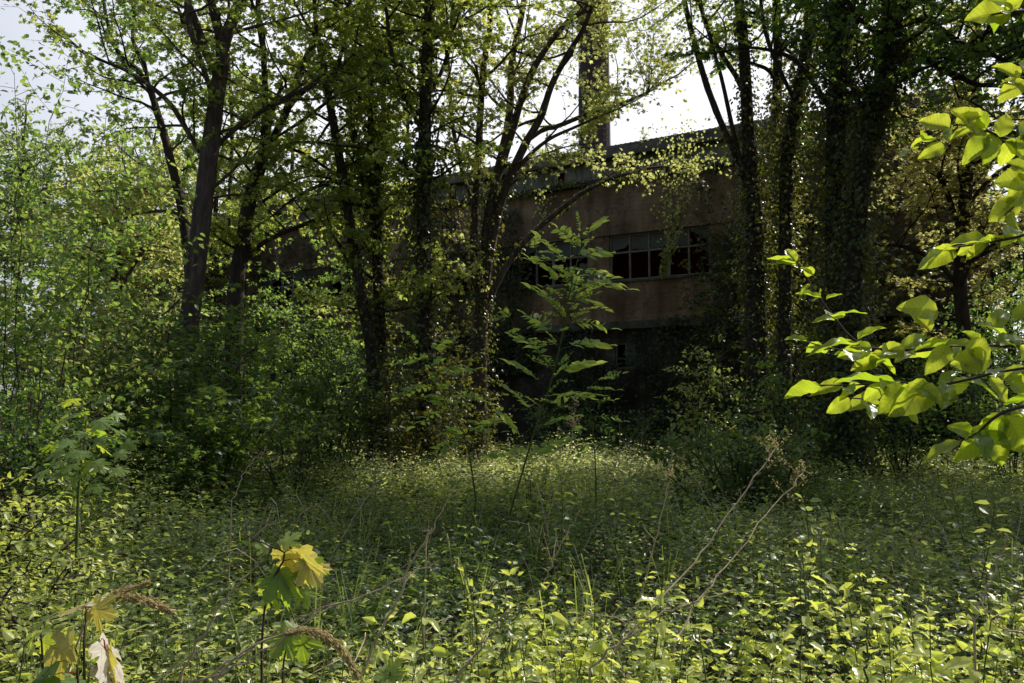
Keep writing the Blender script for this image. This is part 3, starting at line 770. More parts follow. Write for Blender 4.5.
# trees beyond the left side
far = [(20, 28, 12.2, 'pale hazy tree far at the left edge of the picture'), (88, 33, 10.8, 'low hazy tree below the open sky at left'),
       (150, 30, 12.0, 'thin-leaved tree just left of the tall maple trunk'), (215, 34, 13.5, 'distant tree showing between the left maple and the Y-fork'),
       (290, 36, 15.0, 'distant tree behind the right arm of the Y-fork'), (345, 38, 15.5, 'distant tree behind the leaning slim tree'),
       (-70, 26, 13, 'far tree standing past the left picture edge'), (120, 22, 8.2, 'low bushy tree in front of the hazy trees at left'),
       (1010, 27, 9.5, 'bushy tree closing the right background behind the golden maple'), (1080, 25, 11, 'leafy tree past the right edge beyond the golden maple'), (940, 32, 9, 'tree glimpsed between golden maple and thick ivy trunks'),
       (405, 44, 20, 'far tree whose top shows above the factory beside the ivy column')]
for k, (px, Y, zt, lab) in enumerate(far):
    wpx = 2.5
    y0 = 400 - (zt * .35) / Y * F
    ytop = 400 - (zt * .86 - 1.6) / Y * F
    tree('distant_tree', lab, Y, [[(px, 395, 4.5), (px + 2, (395 + y0) / 2, 4), (px - 3, y0, 3.5), (px + 3, ytop, 2)],
                                  [(px - 3, y0, 2.5), (px + 22, (y0 + ytop) / 2, 2), (px + 34, ytop + 12, 1.2)],
                                  [(px - 3, y0, 2.5), (px - 24, (y0 + ytop) / 2 + 8, 2), (px - 36, ytop + 25, 1.2)]],
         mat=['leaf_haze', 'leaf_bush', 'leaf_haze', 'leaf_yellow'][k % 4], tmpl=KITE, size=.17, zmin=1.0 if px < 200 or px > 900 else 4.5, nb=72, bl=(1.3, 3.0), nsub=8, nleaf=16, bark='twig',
         tone=.55, group='trees beyond the clearing')
# unseen trees added past the frame so their shade falls on the clearing
for px, Y, lab in [(1110, 14, 'unseen tree added for shade just past the right picture edge')]:
    tree('shade_tree', lab, Y, [[(px, 400, 9), (px + 3, 250, 8), (px - 4, 100, 7), (px, -80, 5), (px + 10, -200, 3)],
                               [(px, 120, 4), (px - 40, 60, 3.4), (px - 75, -20, 3)], [(px, 60, 4), (px + 30, -20, 3)]],
         mat='leaf_deep', nb=95, zmin=5, size=.14, tmpl=KITE, bl=(1.4, 3.2), bark='bark_dark')

tree('shade_tree', 'unseen low-crowned tree added past the right picture edge to shade the clearing', 10.2, [[(1225, 400, 7), (1228, 250, 6), (1222, 100, 5), (1226, -10, 3.5), (1230, -60, 2)],
     [(1226, 130, 4), (1196, 60, 3), (1178, 0, 2)], [(1226, 90, 3.4), (1262, 30, 3), (1280, -20, 2)], [(1227, 160, 3), (1200, 130, 2.4), (1180, 110, 2)]],
     mat='leaf_deep', nb=80, zmin=4.2, size=.13, tmpl=KITE, bl=(1.2, 2.6), bark='bark_dark')  # unseen, added with a low crown so its shade lands on the middle ground

# ------------------------------------------------------------------ shrubs and saplings
SH = shrub
SH('willow_shrub', 'bright airy shrub with arching whips at the left edge', 12, 8.0, 2.6, 5.4, 10, 'leaf_bush', OVAL, .07, 34, 20, .5, .8, spread=.09, bare=.05, bark='bark_dark', stemr=.008, lean=(.15, 0), subL=.2)
SH('willow_shrub', 'sunlit yellow-green shrub behind the left edge shrub', 55, 10.5, 2.6, 4.4, 14, 'leaf_yellow', OVAL, .075, 22, 18, .5, .8, spread=.10, bare=.05, bark='bark_dark', stemr=.008, lean=(0, 0), subL=.24)
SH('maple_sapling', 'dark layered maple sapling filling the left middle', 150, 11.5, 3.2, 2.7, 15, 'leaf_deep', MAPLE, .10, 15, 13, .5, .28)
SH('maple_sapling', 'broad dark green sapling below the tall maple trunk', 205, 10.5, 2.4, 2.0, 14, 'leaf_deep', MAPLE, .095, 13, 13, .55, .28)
SH('maple_sapling', 'mid-green sapling right of the tall maple trunk', 232, 13.2, 2.6, 3.7, 11, 'leaf_deep', MAPLE, .10, 16, 14, .7, .32)
SH('maple_sapling', 'upright sapling screening the base of the tall maple', 165, 13.5, 2.6, 4.2, 10, 'leaf_bush', MAPLE, .10, 15, 12, .45, .35)
SH('hawthorn_bush', 'small-leaved bush left of the dark maple saplings', 95, 12.5, 2.6, 3.6, 14, 'leaf_deep', OVAL, .07, 19, 20, .5, .7)
SH('hawthorn_bush', 'shaded low bush at the far left under the bright shrub', 25, 7.2, 1.8, 1.7, 14, 'leaf_deep', OVAL, .06, 15, 18, .4, .5)
SH('elder_bush', 'grey-green elder bush left of the ivy column', 335, 14.0, 2.2, 2.6, 10, 'leaf_under', OVAL, .10, 15, 15, .3, .45)
SH('elder_bush', 'small elder bush at the clearing edge beside the dark saplings', 292, 12.0, 1.8, 1.8, 9, 'leaf_under', OVAL, .09, 11, 12, .35, .45)
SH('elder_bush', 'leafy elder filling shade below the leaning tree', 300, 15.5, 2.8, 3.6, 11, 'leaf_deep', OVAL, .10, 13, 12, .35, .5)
SH('ivy_bush', 'tangled ivy mound at the foot of the ivy column', 415, 14.0, 2.3, 2.6, 10, 'leaf_ivy', ROUND, .08, 13, 18, .5, .6)
SH('ivy_bush', 'ivy tangle at the foot of the fan-shaped tree', 462, 16.6, 1.5, 3.2, 9, 'leaf_ivy', ROUND, .08, 13, 18, .5, .6)
SH('hazel_bush', 'dark shrub against the lower factory wall centre', 560, 20.5, 3.0, 1.9, 8, 'leaf_deep', OVAL, .10, 9, 11, .3, .5)
SH('hazel_bush', 'dark shrub under the lower factory window', 640, 20.0, 2.6, 1.6, 8, 'leaf_deep', OVAL, .10, 9, 11, .3, .5)
SH('elder_bush', 'pale-topped elder bush left of the right ivy trunks', 708, 13.8, 1.2, 2.7, 9, 'leaf_under', OVAL, .085, 13, 13, .55, .45)
SH('bramble_bush', 'wide bramble mound at the right edge of the lit strip', 742, 10.5, 2.5, 1.5, 16, 'leaf_under', OVAL, .08, 15, 16, .22, .4)
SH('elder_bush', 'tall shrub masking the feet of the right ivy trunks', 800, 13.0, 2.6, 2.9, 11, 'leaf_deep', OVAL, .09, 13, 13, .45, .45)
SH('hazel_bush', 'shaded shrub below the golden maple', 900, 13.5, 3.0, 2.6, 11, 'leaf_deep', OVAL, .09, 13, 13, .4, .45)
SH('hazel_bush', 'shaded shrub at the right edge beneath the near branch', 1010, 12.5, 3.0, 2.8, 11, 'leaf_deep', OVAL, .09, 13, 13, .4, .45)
SH('ivy_bush', 'ivy tangle hanging against the wall behind the right trunks', 735, 21.5, 3.4, 6.6, 12, 'leaf_ivy', ROUND, .10, 14, 22, .3, .6, subL=.2)
SH('ivy_bush', 'dark ivy bank filling the gap right of the thick trunks', 860, 18.5, 4.2, 6.4, 13, 'leaf_ivy', ROUND, .10, 14, 22, .3, .6, subL=.2)
SH('bramble_bush', 'pale sunlit bramble mound at the left edge of the clearing', -10, 5.0, 1.9, 1.15, 14, 'leaf_shoot', OVAL, .05, 13, 14, .45, .5)
SH('bramble_bush', 'sunlit mound of fine herbs in the lower left', 10, 3.7, 1.3, .85, 14, 'leaf_shoot', KITE, .035, 13, 16, .5, .6)
SH('hawthorn_bush', 'low leafy bush closing the view between sapling and ivy column', 375, 18.5, 3.4, 3.4, 10, 'leaf_deep', KITE, .09, 12, 16, .4, .6)
SH('hawthorn_bush', 'tall thicket hiding the factory wall behind the leaning tree', 330, 22, 4.4, 6.6, 13, 'leaf_bush', MAPLE, .11, 15, 18, .5, .6)
SH('hawthorn_bush', 'shaded thicket at the left factory corner', 250, 19.5, 4.5, 5.6, 12, 'leaf_bush', KITE, .10, 13, 18, .4, .6)
SH('hawthorn_bush', 'thicket below the distant hazy trees', 60, 18, 5.5, 5.2, 14, 'leaf_bush', KITE, .10, 14, 18, .55, .6)
SH('hawthorn_bush', 'thicket closing the far left corner', -60, 14, 4.0, 4.8, 12, 'leaf_bush', KITE, .09, 14, 18, .5, .6)
SH('hawthorn_bush', 'thicket closing the far right corner behind the near branch', 1075, 17, 5, 5.4, 14, 'leaf_bush', KITE, .11, 16, 20, .4, .6)
SH('hawthorn_bush', 'thicket filling the gap under the golden maple', 1000, 19, 4.5, 4.6, 13, 'leaf_deep', KITE, .11, 15, 20, .4, .6)


def polyw(pts, Y, n=20, dy=0.):
    """photo polyline to a smooth path at depth Y (to Y+dy at its end)"""
    m = len(pts)
    return spline([at(p[0], p[1], Y + dy * k / max(1, m - 1)) for k, p in enumerate(pts)], n)


def pinnate(lf, st, P0, D, L, nl, tone, T=OVAL):
    D = unit(D)
    R = spline([P0, P0 + D * L * .5 + UP * .03 * L, P0 + D * L - UP * .1 * L], 8)
    st.tube(R, np.linspace(.0025, .001, 8), 3)
    side = unit(np.cross(D, UP + rng.normal(0, .3, 3)))
    for k in range(nl):
        t = .3 + .62 * k / nl; f = t * 7; i = int(f); q = R[i] + (R[i + 1] - R[i]) * (f - i)
        for sg in (-1, 1):
            lf.leaves(q[None], (D * .75 + sg * side + rng.normal(0, .12, 3))[None], (UP + rng.normal(0, .6, 3))[None], L * .23 * rng.uniform(.75, 1.15), T, np.clip(tone + rng.normal(0, .14), 0, 1), W=.8)
    lf.leaves(R[-1][None], D[None], (UP + rng.normal(0, .2, 3))[None], L * .26, T, tone, W=.8)


# rowan / ash sapling in the centre
Ys = 8.2
stem = [(508, 520), (520, 480), (535, 430), (550, 385), (560, 345), (568, 300), (577, 262), (581, 240)]
b = at(505, 560, Ys); b[2] = 0
ash = thing('ash_sapling', 'slender ash sapling with feathery leaves before the factory window', 'sapling', b)
st = Soup(); lf = Soup()
P = np.vstack([b[None], polyw(stem, Ys, 24)])
st.tube(P, np.linspace(.011, .004, len(P)), 6)
for (sx, sy, ex, ey, dy) in [(581, 240, 578, 226, 0), (580, 245, 600, 228, .2), (578, 250, 560, 236, -.2), (577, 262, 604, 258, .3), (574, 275, 545, 248, -.2), (575, 268, 612, 286, -.2), (572, 285, 620, 292, .15),
                             (570, 292, 536, 268, .1), (568, 300, 600, 312, .25), (565, 315, 535, 296, -.25), (563, 325, 604, 333, -.1), (560, 340, 530, 322, .2), (558, 350, 600, 350, .2),
                             (555, 365, 520, 345, .2), (552, 378, 590, 370, -.3), (548, 390, 515, 372, -.2), (543, 405, 580, 402, .25), (538, 420, 512, 398, .2), (534, 432, 566, 425, -.2), (528, 450, 505, 425, .2), (524, 462, 560, 448, .2)]:
    a = at(sx, sy, Ys); e = at(ex, ey, Ys + dy * 1.6) + UP * .09
    pinnate(lf, st, a, e - a, np.linalg.norm(e - a) * 1.15, 6, .7)
for q in range(30):
    t = rng.uniform(.30, 1.0); a = P[int(t * (len(P) - 1))]; az = rng.uniform(0, 6.283)
    L = rng.uniform(.18, .36) * (1.15 - .5 * t)
    pinnate(lf, st, a, np.array([math.cos(az), math.sin(az), rng.uniform(.1, 1.3)]), L, 5, rng.uniform(.4, .95))
for q in range(5):
    t = [.35, .5, .6, .7, .8][q]; a = P[int(t * (len(P) - 1))]; az = q * 2.4 + .3
    S = walk(a, (math.cos(az), math.sin(az) * .6, .9), .6 * (1.2 - t) + .25, 6, .1); st.tube(S, np.linspace(.005, .002, 6), 4)
    for c_ in range(9):
        az2 = rng.uniform(0, 6.283); pinnate(lf, st, S[rng.integers(2, 6)], np.array([math.cos(az2), math.sin(az2), rng.uniform(0, .7)]), rng.uniform(.2, .36), 5, rng.uniform(.4, .9))
st.build('stem', M['green_stem'], ash); lf.build('foliage', M['leaf_sapling'], ash)

b = at(470, 560, 8.6); b[2] = 0
ash = thing('ash_sapling', 'smaller bent ash sapling left of the tall ash sapling', 'sapling', b)
st = Soup(); lf = Soup()
P = np.vstack([b[None], polyw([(476, 500), (468, 450), (456, 418), (440, 385), (424, 352)], 8.6, 18)])
st.tube(P, np.linspace(.012, .003, len(P)), 5)
for (sx, sy, ex, ey, dy) in [(424, 352, 405, 330, 0), (426, 356, 450, 338, .2), (430, 362, 398, 360, -.2), (436, 376, 470, 366, .2), (440, 386, 405, 392, .2), (446, 395, 484, 398, -.2), (452, 410, 420, 420, .2), (460, 430, 500, 420, .2),
                             (464, 440, 434, 452, -.2), (470, 462, 505, 452, .2), (474, 480, 446, 486, .2)]:
    a = at(sx, sy, 8.6); e = at(ex, ey, 8.6 + dy * 1.6)
    pinnate(lf, st, a, e - a, np.linalg.norm(e - a) * 1.15, 5, .5)
for q in range(26):
    t = rng.uniform(.35, 1.0); a = P[int(t * (len(P) - 1))]; az = rng.uniform(0, 6.283)
    pinnate(lf, st, a, np.array([math.cos(az), math.sin(az), rng.uniform(-.1, .6)]), rng.uniform(.22, .42) * (1.15 - .4 * t), 5, rng.uniform(.2, .7))
st.build('stem', M['green_stem'], ash); lf.build('foliage', M['leaf_sapling'], ash)

b = at(596, 540, 9.5); b[2] = 0
ash = thing('ash_sapling', 'low ash seedling behind the pinkish seed head', 'sapling', b)
st = Soup(); lf = Soup()
P = np.vstack([b[None], polyw([(596, 480), (594, 440), (590, 405)], 9.5, 12)])
st.tube(P, np.linspace(.01, .003, len(P)), 5)
for (ex, ey, t) in [(612, 398, 1), (575, 392, 1), (620, 418, .9), (568, 415, .9), (618, 436, .8), (566, 440, .75), (610, 456, .6), (574, 462, .6)]:
    a = P[int(t * (len(P) - 1))]; e = at(ex, ey, 9.5 + rng.uniform(-.3, .3)); pinnate(lf, st, a, e - a, np.linalg.norm(e - a) * 1.1, 4, .25)
st.build('stem', M['green_stem'], ash); lf.build('foliage', M['leaf_sapling'], ash)

# pale elder shoot in the sun right beside the ash sapling
SH('elder_shoot', 'sunlit pale shoot at the foot of the tall ash sapling', 540, 8.8, .75, 1.25, 8, 'leaf_shoot', OVAL, .065, 10, 8, .3, .5, stemr=.007)

# sycamore seedlings
b = at(78, 560, 4.7); b[2] = 0
syc = thing('sycamore_seedling', 'sycamore seedling with big lit leaves at left', 'sapling', b)
st = Soup(); lf = Soup()
P = np.vstack([b[None], polyw([(78, 500), (80, 470), (84, 440), (86, 420)], 4.7, 10)])
st.tube(P, np.linspace(.010, .004, len(P)), 5)
tgt = [(84 + rng.normal(0, 19), 445 + rng.normal(0, 20)) for _ in range(22)] + [(84, 412), (60, 424), (112, 428), (52, 445), (70, 440), (100, 446), (118, 452), (62, 462), (88, 462), (108, 468), (74, 480), (48, 470), (96, 484), (84, 432), (70, 412), (98, 420)]
for k, (ex, ey) in enumerate(tgt):
    a = P[min(len(P) - 1, int((1 - max(0, ey - 420) / 110) * (len(P) - 1)))]
    e = at(ex, ey, 4.7 + rng.uniform(-.25, .25)); D = e - a; D[2] *= .3
    st.tube([a, (a + e) / 2 + UP * .02, e], [.002, .0018, .0015], 3)
    lf.leaves(e[None], (unit(D) + np.array([0, -.3, -.45]))[None], (UP * 1. + np.array([0, -.45, 0]) + rng.normal(0, .3, 3))[None], rng.uniform(.07, .12), MAPLE_HI, rng.uniform(.2, .9))
st.build('stem', M['green_stem'], syc); lf.build('foliage', M['leaf_fresh'], syc, uv=True)

# ------------------------------------------------------------------ hanging ivy on the factory
Mb = np.array(bd.matrix_world)


def bw(u, y, z):
    return (Mb @ np.array([u, y, z, 1.]))[:3]


iv = thing('gutter_ivy', 'thin line of ivy creeping along the factory gutter', 'climbing plant', bw(3, .1, 0))
s = Soup(); wd = Soup()
us = np.linspace(-7, 16, 60)
P = np.array([bw(u, .2 + .04 * math.sin(u * 3), 8.72 + .09 * math.sin(u * 1.7) + .05 * math.sin(u * 5)) for u in us])
wd.tube(P, .012, 4)
n = 2600
u = rng.uniform(-7, 16, n); keep = (np.sin(u * 1.3) + np.sin(u * 3.1 + 1) + rng.normal(0, .8, n)) > -.6; u = u[keep]; n = len(u)
pos = np.array([bw(a, .18 + abs(rng.normal(0, .08)), 8.76 + .09 * math.sin(a * 1.7) + rng.normal(-.03, .10)) for a in u])
s.leaves(pos, rng.normal(0, .6, (n, 3)) + np.array([0, 0, -.4]), rng.normal(0, .5, (n, 3)) + np.array([0, -.6, .6]), .085 * rng.uniform(.6, 1.2, n), ROUND, np.clip(rng.normal(.6, .2, n), 0, 1))
wd.build('stem', M['twig'], iv); s.build('foliage', M['leaf_yellow'], iv)


def wall_ivy(label, u0, u1, z0, z1, n, mat='leaf_ivy', tone=.35, size=.11, ph=0., thick=.18):
    o = thing('wall_ivy', label, 'climbing plant', bw((u0 + u1) / 2, .1, 0))
    u = rng.uniform(u0, u1, n); z = z0 + (z1 - z0) * rng.uniform(0, 1, n) ** 1.15
    e = np.minimum((u - u0), (u1 - u)) / (u1 - u0) * 2; tt = (z - z0) / (z1 - z0)
    keep = (np.sin(u * 1.9 + ph) + np.sin(u * 4.7 + z * 1.1) * .6 + np.sin(z * 2.3 + u * .7 + ph) * .6 + rng.normal(0, .45, n)) > (1.7 * tt - 1.5 + 1.2 * (e < .15))
    u, z = u[keep], z[keep]; n = len(u)
    yy = -.04 + .1 + np.abs(rng.normal(0, thick, n))
    pos = np.array([bw(a_, b_, c_) for a_, b_, c_ in zip(u, yy, z)])
    nrm = unit(bw(0, 1, 0) - bw(0, 0, 0))
    s = Soup(); s.leaves(pos, rng.normal(0, .45, (n, 3)) + np.array([0, 0, -.8]) + nrm * .4, nrm + rng.normal(0, .45, (n, 3)) + np.array([0, 0, .35]), size * rng.uniform(.6, 1.25, n), ROUND, np.clip(rng.normal(tone, .2, n), 0, 1))
    wd = Soup()
    for q in range(14):
        uu = rng.uniform(u0 + .2, u1 - .2); zt = z0 + (z1 - z0) * rng.uniform(.4, .95)
        Q = np.array([bw(uu + .25 * math.sin(t_ * 3 + q) * t_, .03, t_ * zt) for t_ in np.linspace(0, 1, 14)])
        wd.tube(Q, np.linspace(.018, .005, 14), 4)
    wd.build('stem', M['twig'], o); s.build('foliage', M[mat], o)


wall_ivy('dark ivy sheet over the lower factory wall centre', -1.2, 5.2, 0, 4.2, 5200, tone=.25)
wall_ivy('ivy climbing the factory wall right of the broken windows', -4.2, -.1, 3.2, 8.6, 6000, tone=.4, ph=1)
wall_ivy('ivy over the left factory windows behind the fan-shaped tree', 5.6, 11.5, 2.5, 8.2, 7500, tone=.4, ph=2)
wall_ivy('ivy covering the far left end of the factory', 12, 20, 0, 8.4, 9000, tone=.4, ph=3, size=.13)
wall_ivy('ivy over the factory wall behind the thick right trunks', -7.5, -4.0, 0, 8, 6000, tone=.35, ph=.5)


def hanging(label, px, y0, y1, Y, wide, n, mat='leaf_yellow', tone=.5, size=.09):
    top = at(px, y0, Y); bot = at(px + 4, y1, Y)
    o = thing('hanging_ivy', label, 'climbing plant', top)
    wd = Soup(); s = Soup()
    P = walk(top, bot - top, np.linalg.norm(bot - top), 12, .05)
    wd.tube(P, .007, 4)
    t = rng.uniform(0, 1, n) ** 1.3 * 11; i = np.minimum(t.astype(int), 10)
    c = P[i] + (P[i + 1] - P[i]) * (t - i)[:, None]
    sc_ = wide * (1 - t / 11) ** 1.2 + .05
    c = c + rng.normal(0, 1, (n, 3)) * sc_[:, None] * np.array([1, .6, .7])
    s.leaves(c, rng.normal(0, .5, (n, 3)) + np.array([0, 0, -.8]), rng.normal(0, .5, (n, 3)) + np.array([0, -.6, .4]), size * rng.uniform(.6, 1.2, n), ROUND, np.clip(rng.normal(tone, .2, n), 0, 1))
    wd.build('stem', M['twig'], o); s.build('foliage', M[mat], o)


hanging('yellow-lit ivy strand hanging from the roof before the windows', 683, 135, 276, 22.6, .5, 1000)
hanging('short ivy strand hanging above the left factory window', 541, 190, 232, 25.0, .15, 90)
hanging('dark ivy curtain over the right end of the factory window', 722, 215, 300, 22.9, .7, 900, 'leaf_ivy', .35, .1)
hanging('pale dry creeper hanging beside the fan-shaped tree stems', 456, 195, 300, 15.2, .12, 150, 'leaf_gold', .6, .06)

# ------------------------------------------------------------------ undergrowth
def height(x, y):
    h = .48 + .10 * np.sin(x * 1.3 + y * .8) + .08 * np.sin(x * 3.1 - y * 1.7) + .06 * np.sin(y * 2.9 + x)
    h += .22 * np.clip((-x - .35 * y) / 2, 0, 1)
    h += .16 * np.sin(x * 2.3 + 1.3 * np.sin(y * 1.9)) * np.sin(y * 2.1 + np.sin(x * 1.4)) * np.clip((y - 3) / 2, 0, 1)
    return h


def undergrowth(lf, st, y0, y1, per, tiers, size, T, stems, xw=.80, xo=1.2, mat=0):
    area = (y1 - y0) * (xw * (y0 + y1) + 2 * xo)
    n = int(area * per)
    y = rng.uniform(y0, y1, n); x = rng.uniform(-1, 1, n) * (xw * y + xo)
    g1 = np.sin(x * 3.7 + 2 * np.sin(y * 1.3)) * np.sin(y * 3.3 + 2 * np.sin(x * 1.7)) + .6 * np.sin(x * 7.1 + y * 2.2) * np.sin(y * 6.3 - x)
    ok = (g1 + rng.normal(0, .35, n) > -.72) | (rng.uniform(0, 1, n) < .15) | (y < 2.6)
    x, y = x[ok], y[ok]; n = len(x)
    h = height(x, y) * rng.uniform(.55, 1.25, n) * np.where(rng.uniform(0, 1, n) < .03, 1.4, 1)
    lean = rng.normal(0, .12, (n, 2))
    tone = np.clip(.4 + .25 * np.sin(x * .9 + 2) * np.sin(y * .7) + rng.normal(0, .2, n), 0, 1)
    sp = rng.uniform(.6, 1.5, n)
    for k in range(tiers):
        t = 1 - (k / tiers) ** 1.2 * .8
        c = np.stack([x + lean[:, 0] * t, y + lean[:, 1] * t, h * t], 1)
        for sg in (0, math.pi):
            a = k * 1.57 + sg + rng.normal(0, .5, n) + x * 40
            d = np.stack([np.cos(a), np.sin(a), rng.normal(-.05 if k else .35, .25, n)], 1)
            off = (.012 + .02 * k / tiers) * np.minimum(1, 1)
            P = c + d * (off + rng.uniform(0, .05, n) * min(1, k * .5))[:, None]
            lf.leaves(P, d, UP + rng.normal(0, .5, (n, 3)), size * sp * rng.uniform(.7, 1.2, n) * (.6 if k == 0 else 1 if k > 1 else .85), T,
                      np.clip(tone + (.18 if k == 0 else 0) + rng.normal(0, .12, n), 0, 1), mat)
    if stems:
        for q in range(n):
            st.tube([(x[q], y[q], -.05), (x[q] + lean[q, 0] * .5, y[q] + lean[q, 1] * .5, h[q] * .5), (x[q] + lean[q, 0], y[q] + lean[q, 1], h[q])], [.0028, .0024, .0015], 3, .5, 1)


SLIM = tm([(0, 0, 0), (0, .5, .02), (0, 1, -.16), (.15, .3, .05), (.12, .66, .02), (-.15, .3, .05), (-.12, .66, .02)], OVAL[1])


def grass(lf, y0, y1, tufts):
    n = tufts; y = rng.uniform(y0, y1, n); x = rng.uniform(-1, 1, n) * (.8 * y + 1)
    for q in range(n):
        m = rng.integers(6, 16); a = rng.uniform(0, 6.283, m); h = rng.uniform(.3, .75, m)
        for k in range(m):
            o_ = np.array([math.cos(a[k]), math.sin(a[k]), 0]); b0 = np.array([x[q], y[q], 0]) + o_ * .02
            P = np.array([b0, b0 + o_ * .05 + UP * h[k] * .6, b0 + o_ * .16 + UP * h[k] * .95, b0 + o_ * .32 + UP * h[k] * .92])
            w_ = np.cross(o_, UP) * .004
            V = np.vstack([P + w_ * np.array([1, .9, .6, .1])[:, None], P - w_ * np.array([1, .9, .6, .1])[:, None]])
            lf.add(V, [(0, 1, 5, 4), (1, 2, 6, 5), (2, 3, 7, 6)], rng.uniform(.3, 1))


def deadwood(lf, y0, y1, n):
    for q in range(n):
        y = rng.uniform(y0, y1); x = rng.uniform(-1, 1) * (.8 * y + 1); a = rng.uniform(0, 6.283); L = rng.uniform(.3, 1.1); h = float(height(x, y))
        t = np.linspace(0, 1, 7)[:, None]
        P = np.array([x, y, 0]) + t * np.array([math.cos(a) * L, math.sin(a) * L, 0]) + np.sin(t * rng.uniform(1.2, 2.9)) * UP * h * rng.uniform(.8, 1.35) + rng.normal(0, .01, (7, 3))
        lf.tube(P, np.linspace(.0032, .0015, 7) * (1 + y * .06), 4, .5, 2)


lf = Soup()
undergrowth(lf, lf, 1.3, 4.2, 80, 9, .042, OVAL, True)
undergrowth(lf, lf, 1.3, 4.0, 60, 9, .052, SLIM, True, mat=4)  # brighter leaf colour here paints the sunlit front band of the undergrowth
undergrowth(lf, lf, 4.2, 8, 62, 8, .047, OVAL, False)
undergrowth(lf, lf, 4.2, 8, 36, 9, .065, SLIM, False)
undergrowth(lf, lf, 4.2, 8, 5, 6, .075, MAPLE, False)
undergrowth(lf, lf, 8, 13, 50, 7, .055, KITE, False)
undergrowth(lf, lf, 8, 13, 22, 7, .075, NARROW, False)
undergrowth(lf, lf, 11.8, 18, 85, 5, .062, KITE, False, mat=3)  # sunlit far strip painted by the lighter leaf colour, same plants
undergrowth(lf, lf, 12.5, 23, 30, 5, .065, KITE, False)
grass(lf, 2, 12, 150)
deadwood(lf, 1.8, 5, 70); deadwood(lf, 5, 14, 150)
o = lf.build('undergrowth', [M['leaf_under'], M['green_stem'], M['dry'], M['leaf_lit_strip'], M['leaf_shoot']])
tag(o, 'knee-high green undergrowth of nettles and balsam covering the clearing', 'undergrowth', kind='stuff')

# ------------------------------------------------------------------ individual near shoots
HQ = [grid_leaf(.25 + .02 * k, 7, 3, .2, .22 + .08 * k, .04, seed=k) for k in range(4)]
protos = []
for k in range(7):
    root = thing('bramble_shoot', 'leafy green shoot in the sunlit foreground', 'plant', (0, 0, 0), 'leafy shoots in the sunlit foreground')
    st = Soup(); lf = Soup(); h = [.80, .86, .74, .92, .83, .77, .7][k]
    P = walk((0, 0, -.03), (rng.normal(0, .12), rng.normal(0, .12), 1), h, 9, .05)
    st.tube(P, np.linspace(.0035, .0015, 9), 5)
    nt_ = 14
    for q in range(nt_):
        t = .25 + .75 * q / (nt_ - 1); f = t * 8; i = min(int(f), 7); c = P[i] + (P[i + 1] - P[i]) * (f - i)
        for sg in (0, math.pi):
            a = q * 1.57 + sg + rng.normal(0, .25)
            d = np.array([math.cos(a), math.sin(a), .15 + .5 * (t > .9) + rng.normal(0, .25)])
            L = .03 * (1 - .5 * t) + .01
            e = c + unit(d) * L
            st.tube([c, e], [.0012, .001], 3)
            sz = .052 * rng.uniform(.55, 1.4) * (1 if t < .9 else .6)
            dd = d + np.array([0, 0, -.15])
            if k % 2:
                lf.leaves(e[None], dd[None], (UP + rng.normal(0, .75, 3))[None], sz, HQ[rng.integers(4)], np.clip(rng.normal(.62, .24), 0, 1), smooth=True)
            else:
                for tw in (-.9, 0, .9):
                    d2 = np.array([math.cos(a + tw), math.sin(a + tw), dd[2]])
                    lf.leaves(e[None], d2[None], (UP + rng.normal(0, .75, 3))[None], sz * (.85 if tw else 1.05), HQ[rng.integers(4)], np.clip(rng.normal(.62, .24), 0, 1), smooth=True)
    a = st.build('stem', M['green_stem']); a.parent = root
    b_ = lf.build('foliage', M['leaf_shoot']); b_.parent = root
    protos.append(root)


def copy_tree(o):
    c = o.copy(); COL.objects.link(c)
    for ch_ in o.children:
        q = ch_.copy(); COL.objects.link(q); q.parent = c
    return c


spots = []
tries = 0
while len(spots) < 185 and tries < 9000:
    tries += 1
    if rng.uniform() < .8:
        y = rng.uniform(2.2, 3.9); x = rng.uniform(-.45, .75 * y + .2)
    else:
        y = rng.uniform(2.0, 3.0); x = rng.uniform(-.75 * y, -.4)
    if all((x - a) ** 2 + (y - b) ** 2 > .011 for a, b in spots): spots.append((x, y))
for k, (x, y) in enumerate(spots):
    o = protos[k] if k < len(protos) else copy_tree(protos[k % len(protos)])
    s_ = rng.uniform(.68, 1.16)
    o.location = (x, y, 0); o.rotation_euler = (0, 0, rng.uniform(0, 6.28)); o.scale = (s_, s_, s_)

nprot = []
for k in range(4):
    root = thing('nettle_plant', 'taller dark green nettle standing out of the shaded undergrowth', 'plant', (0, 0, 0), 'tall nettles in the shaded clearing')
    st = Soup(); lf = Soup(); h = [.95, .85, 1.05, .9][k]
    P = walk((0, 0, -.03), (rng.normal(0, .1), rng.normal(0, .1), 1), h, 9, .04)
    st.tube(P, np.linspace(.0045, .002, 9), 5)
    for q in range(13):
        t = .22 + .78 * q / 12; f = t * 8; i = min(int(f), 7); c = P[i] + (P[i + 1] - P[i]) * (f - i)
        for sg in (0, math.pi):
            a = q * 1.57 + sg + rng.normal(0, .3); d = np.array([math.cos(a), math.sin(a), rng.normal(-.1, .25) + .5 * (t > .92)])
            lf.leaves((c + d * .02)[None], d[None], (UP + rng.normal(0, .5, 3))[None], rng.uniform(.07, .12) * (1.1 - .5 * t), SLIM if k % 2 else OVAL, np.clip(rng.normal(.55, .22), 0, 1))
    st.build('stem', M['green_stem']).parent = root; lf.build('foliage', M['leaf_under']).parent = root
    nprot.append(root)
q = 0
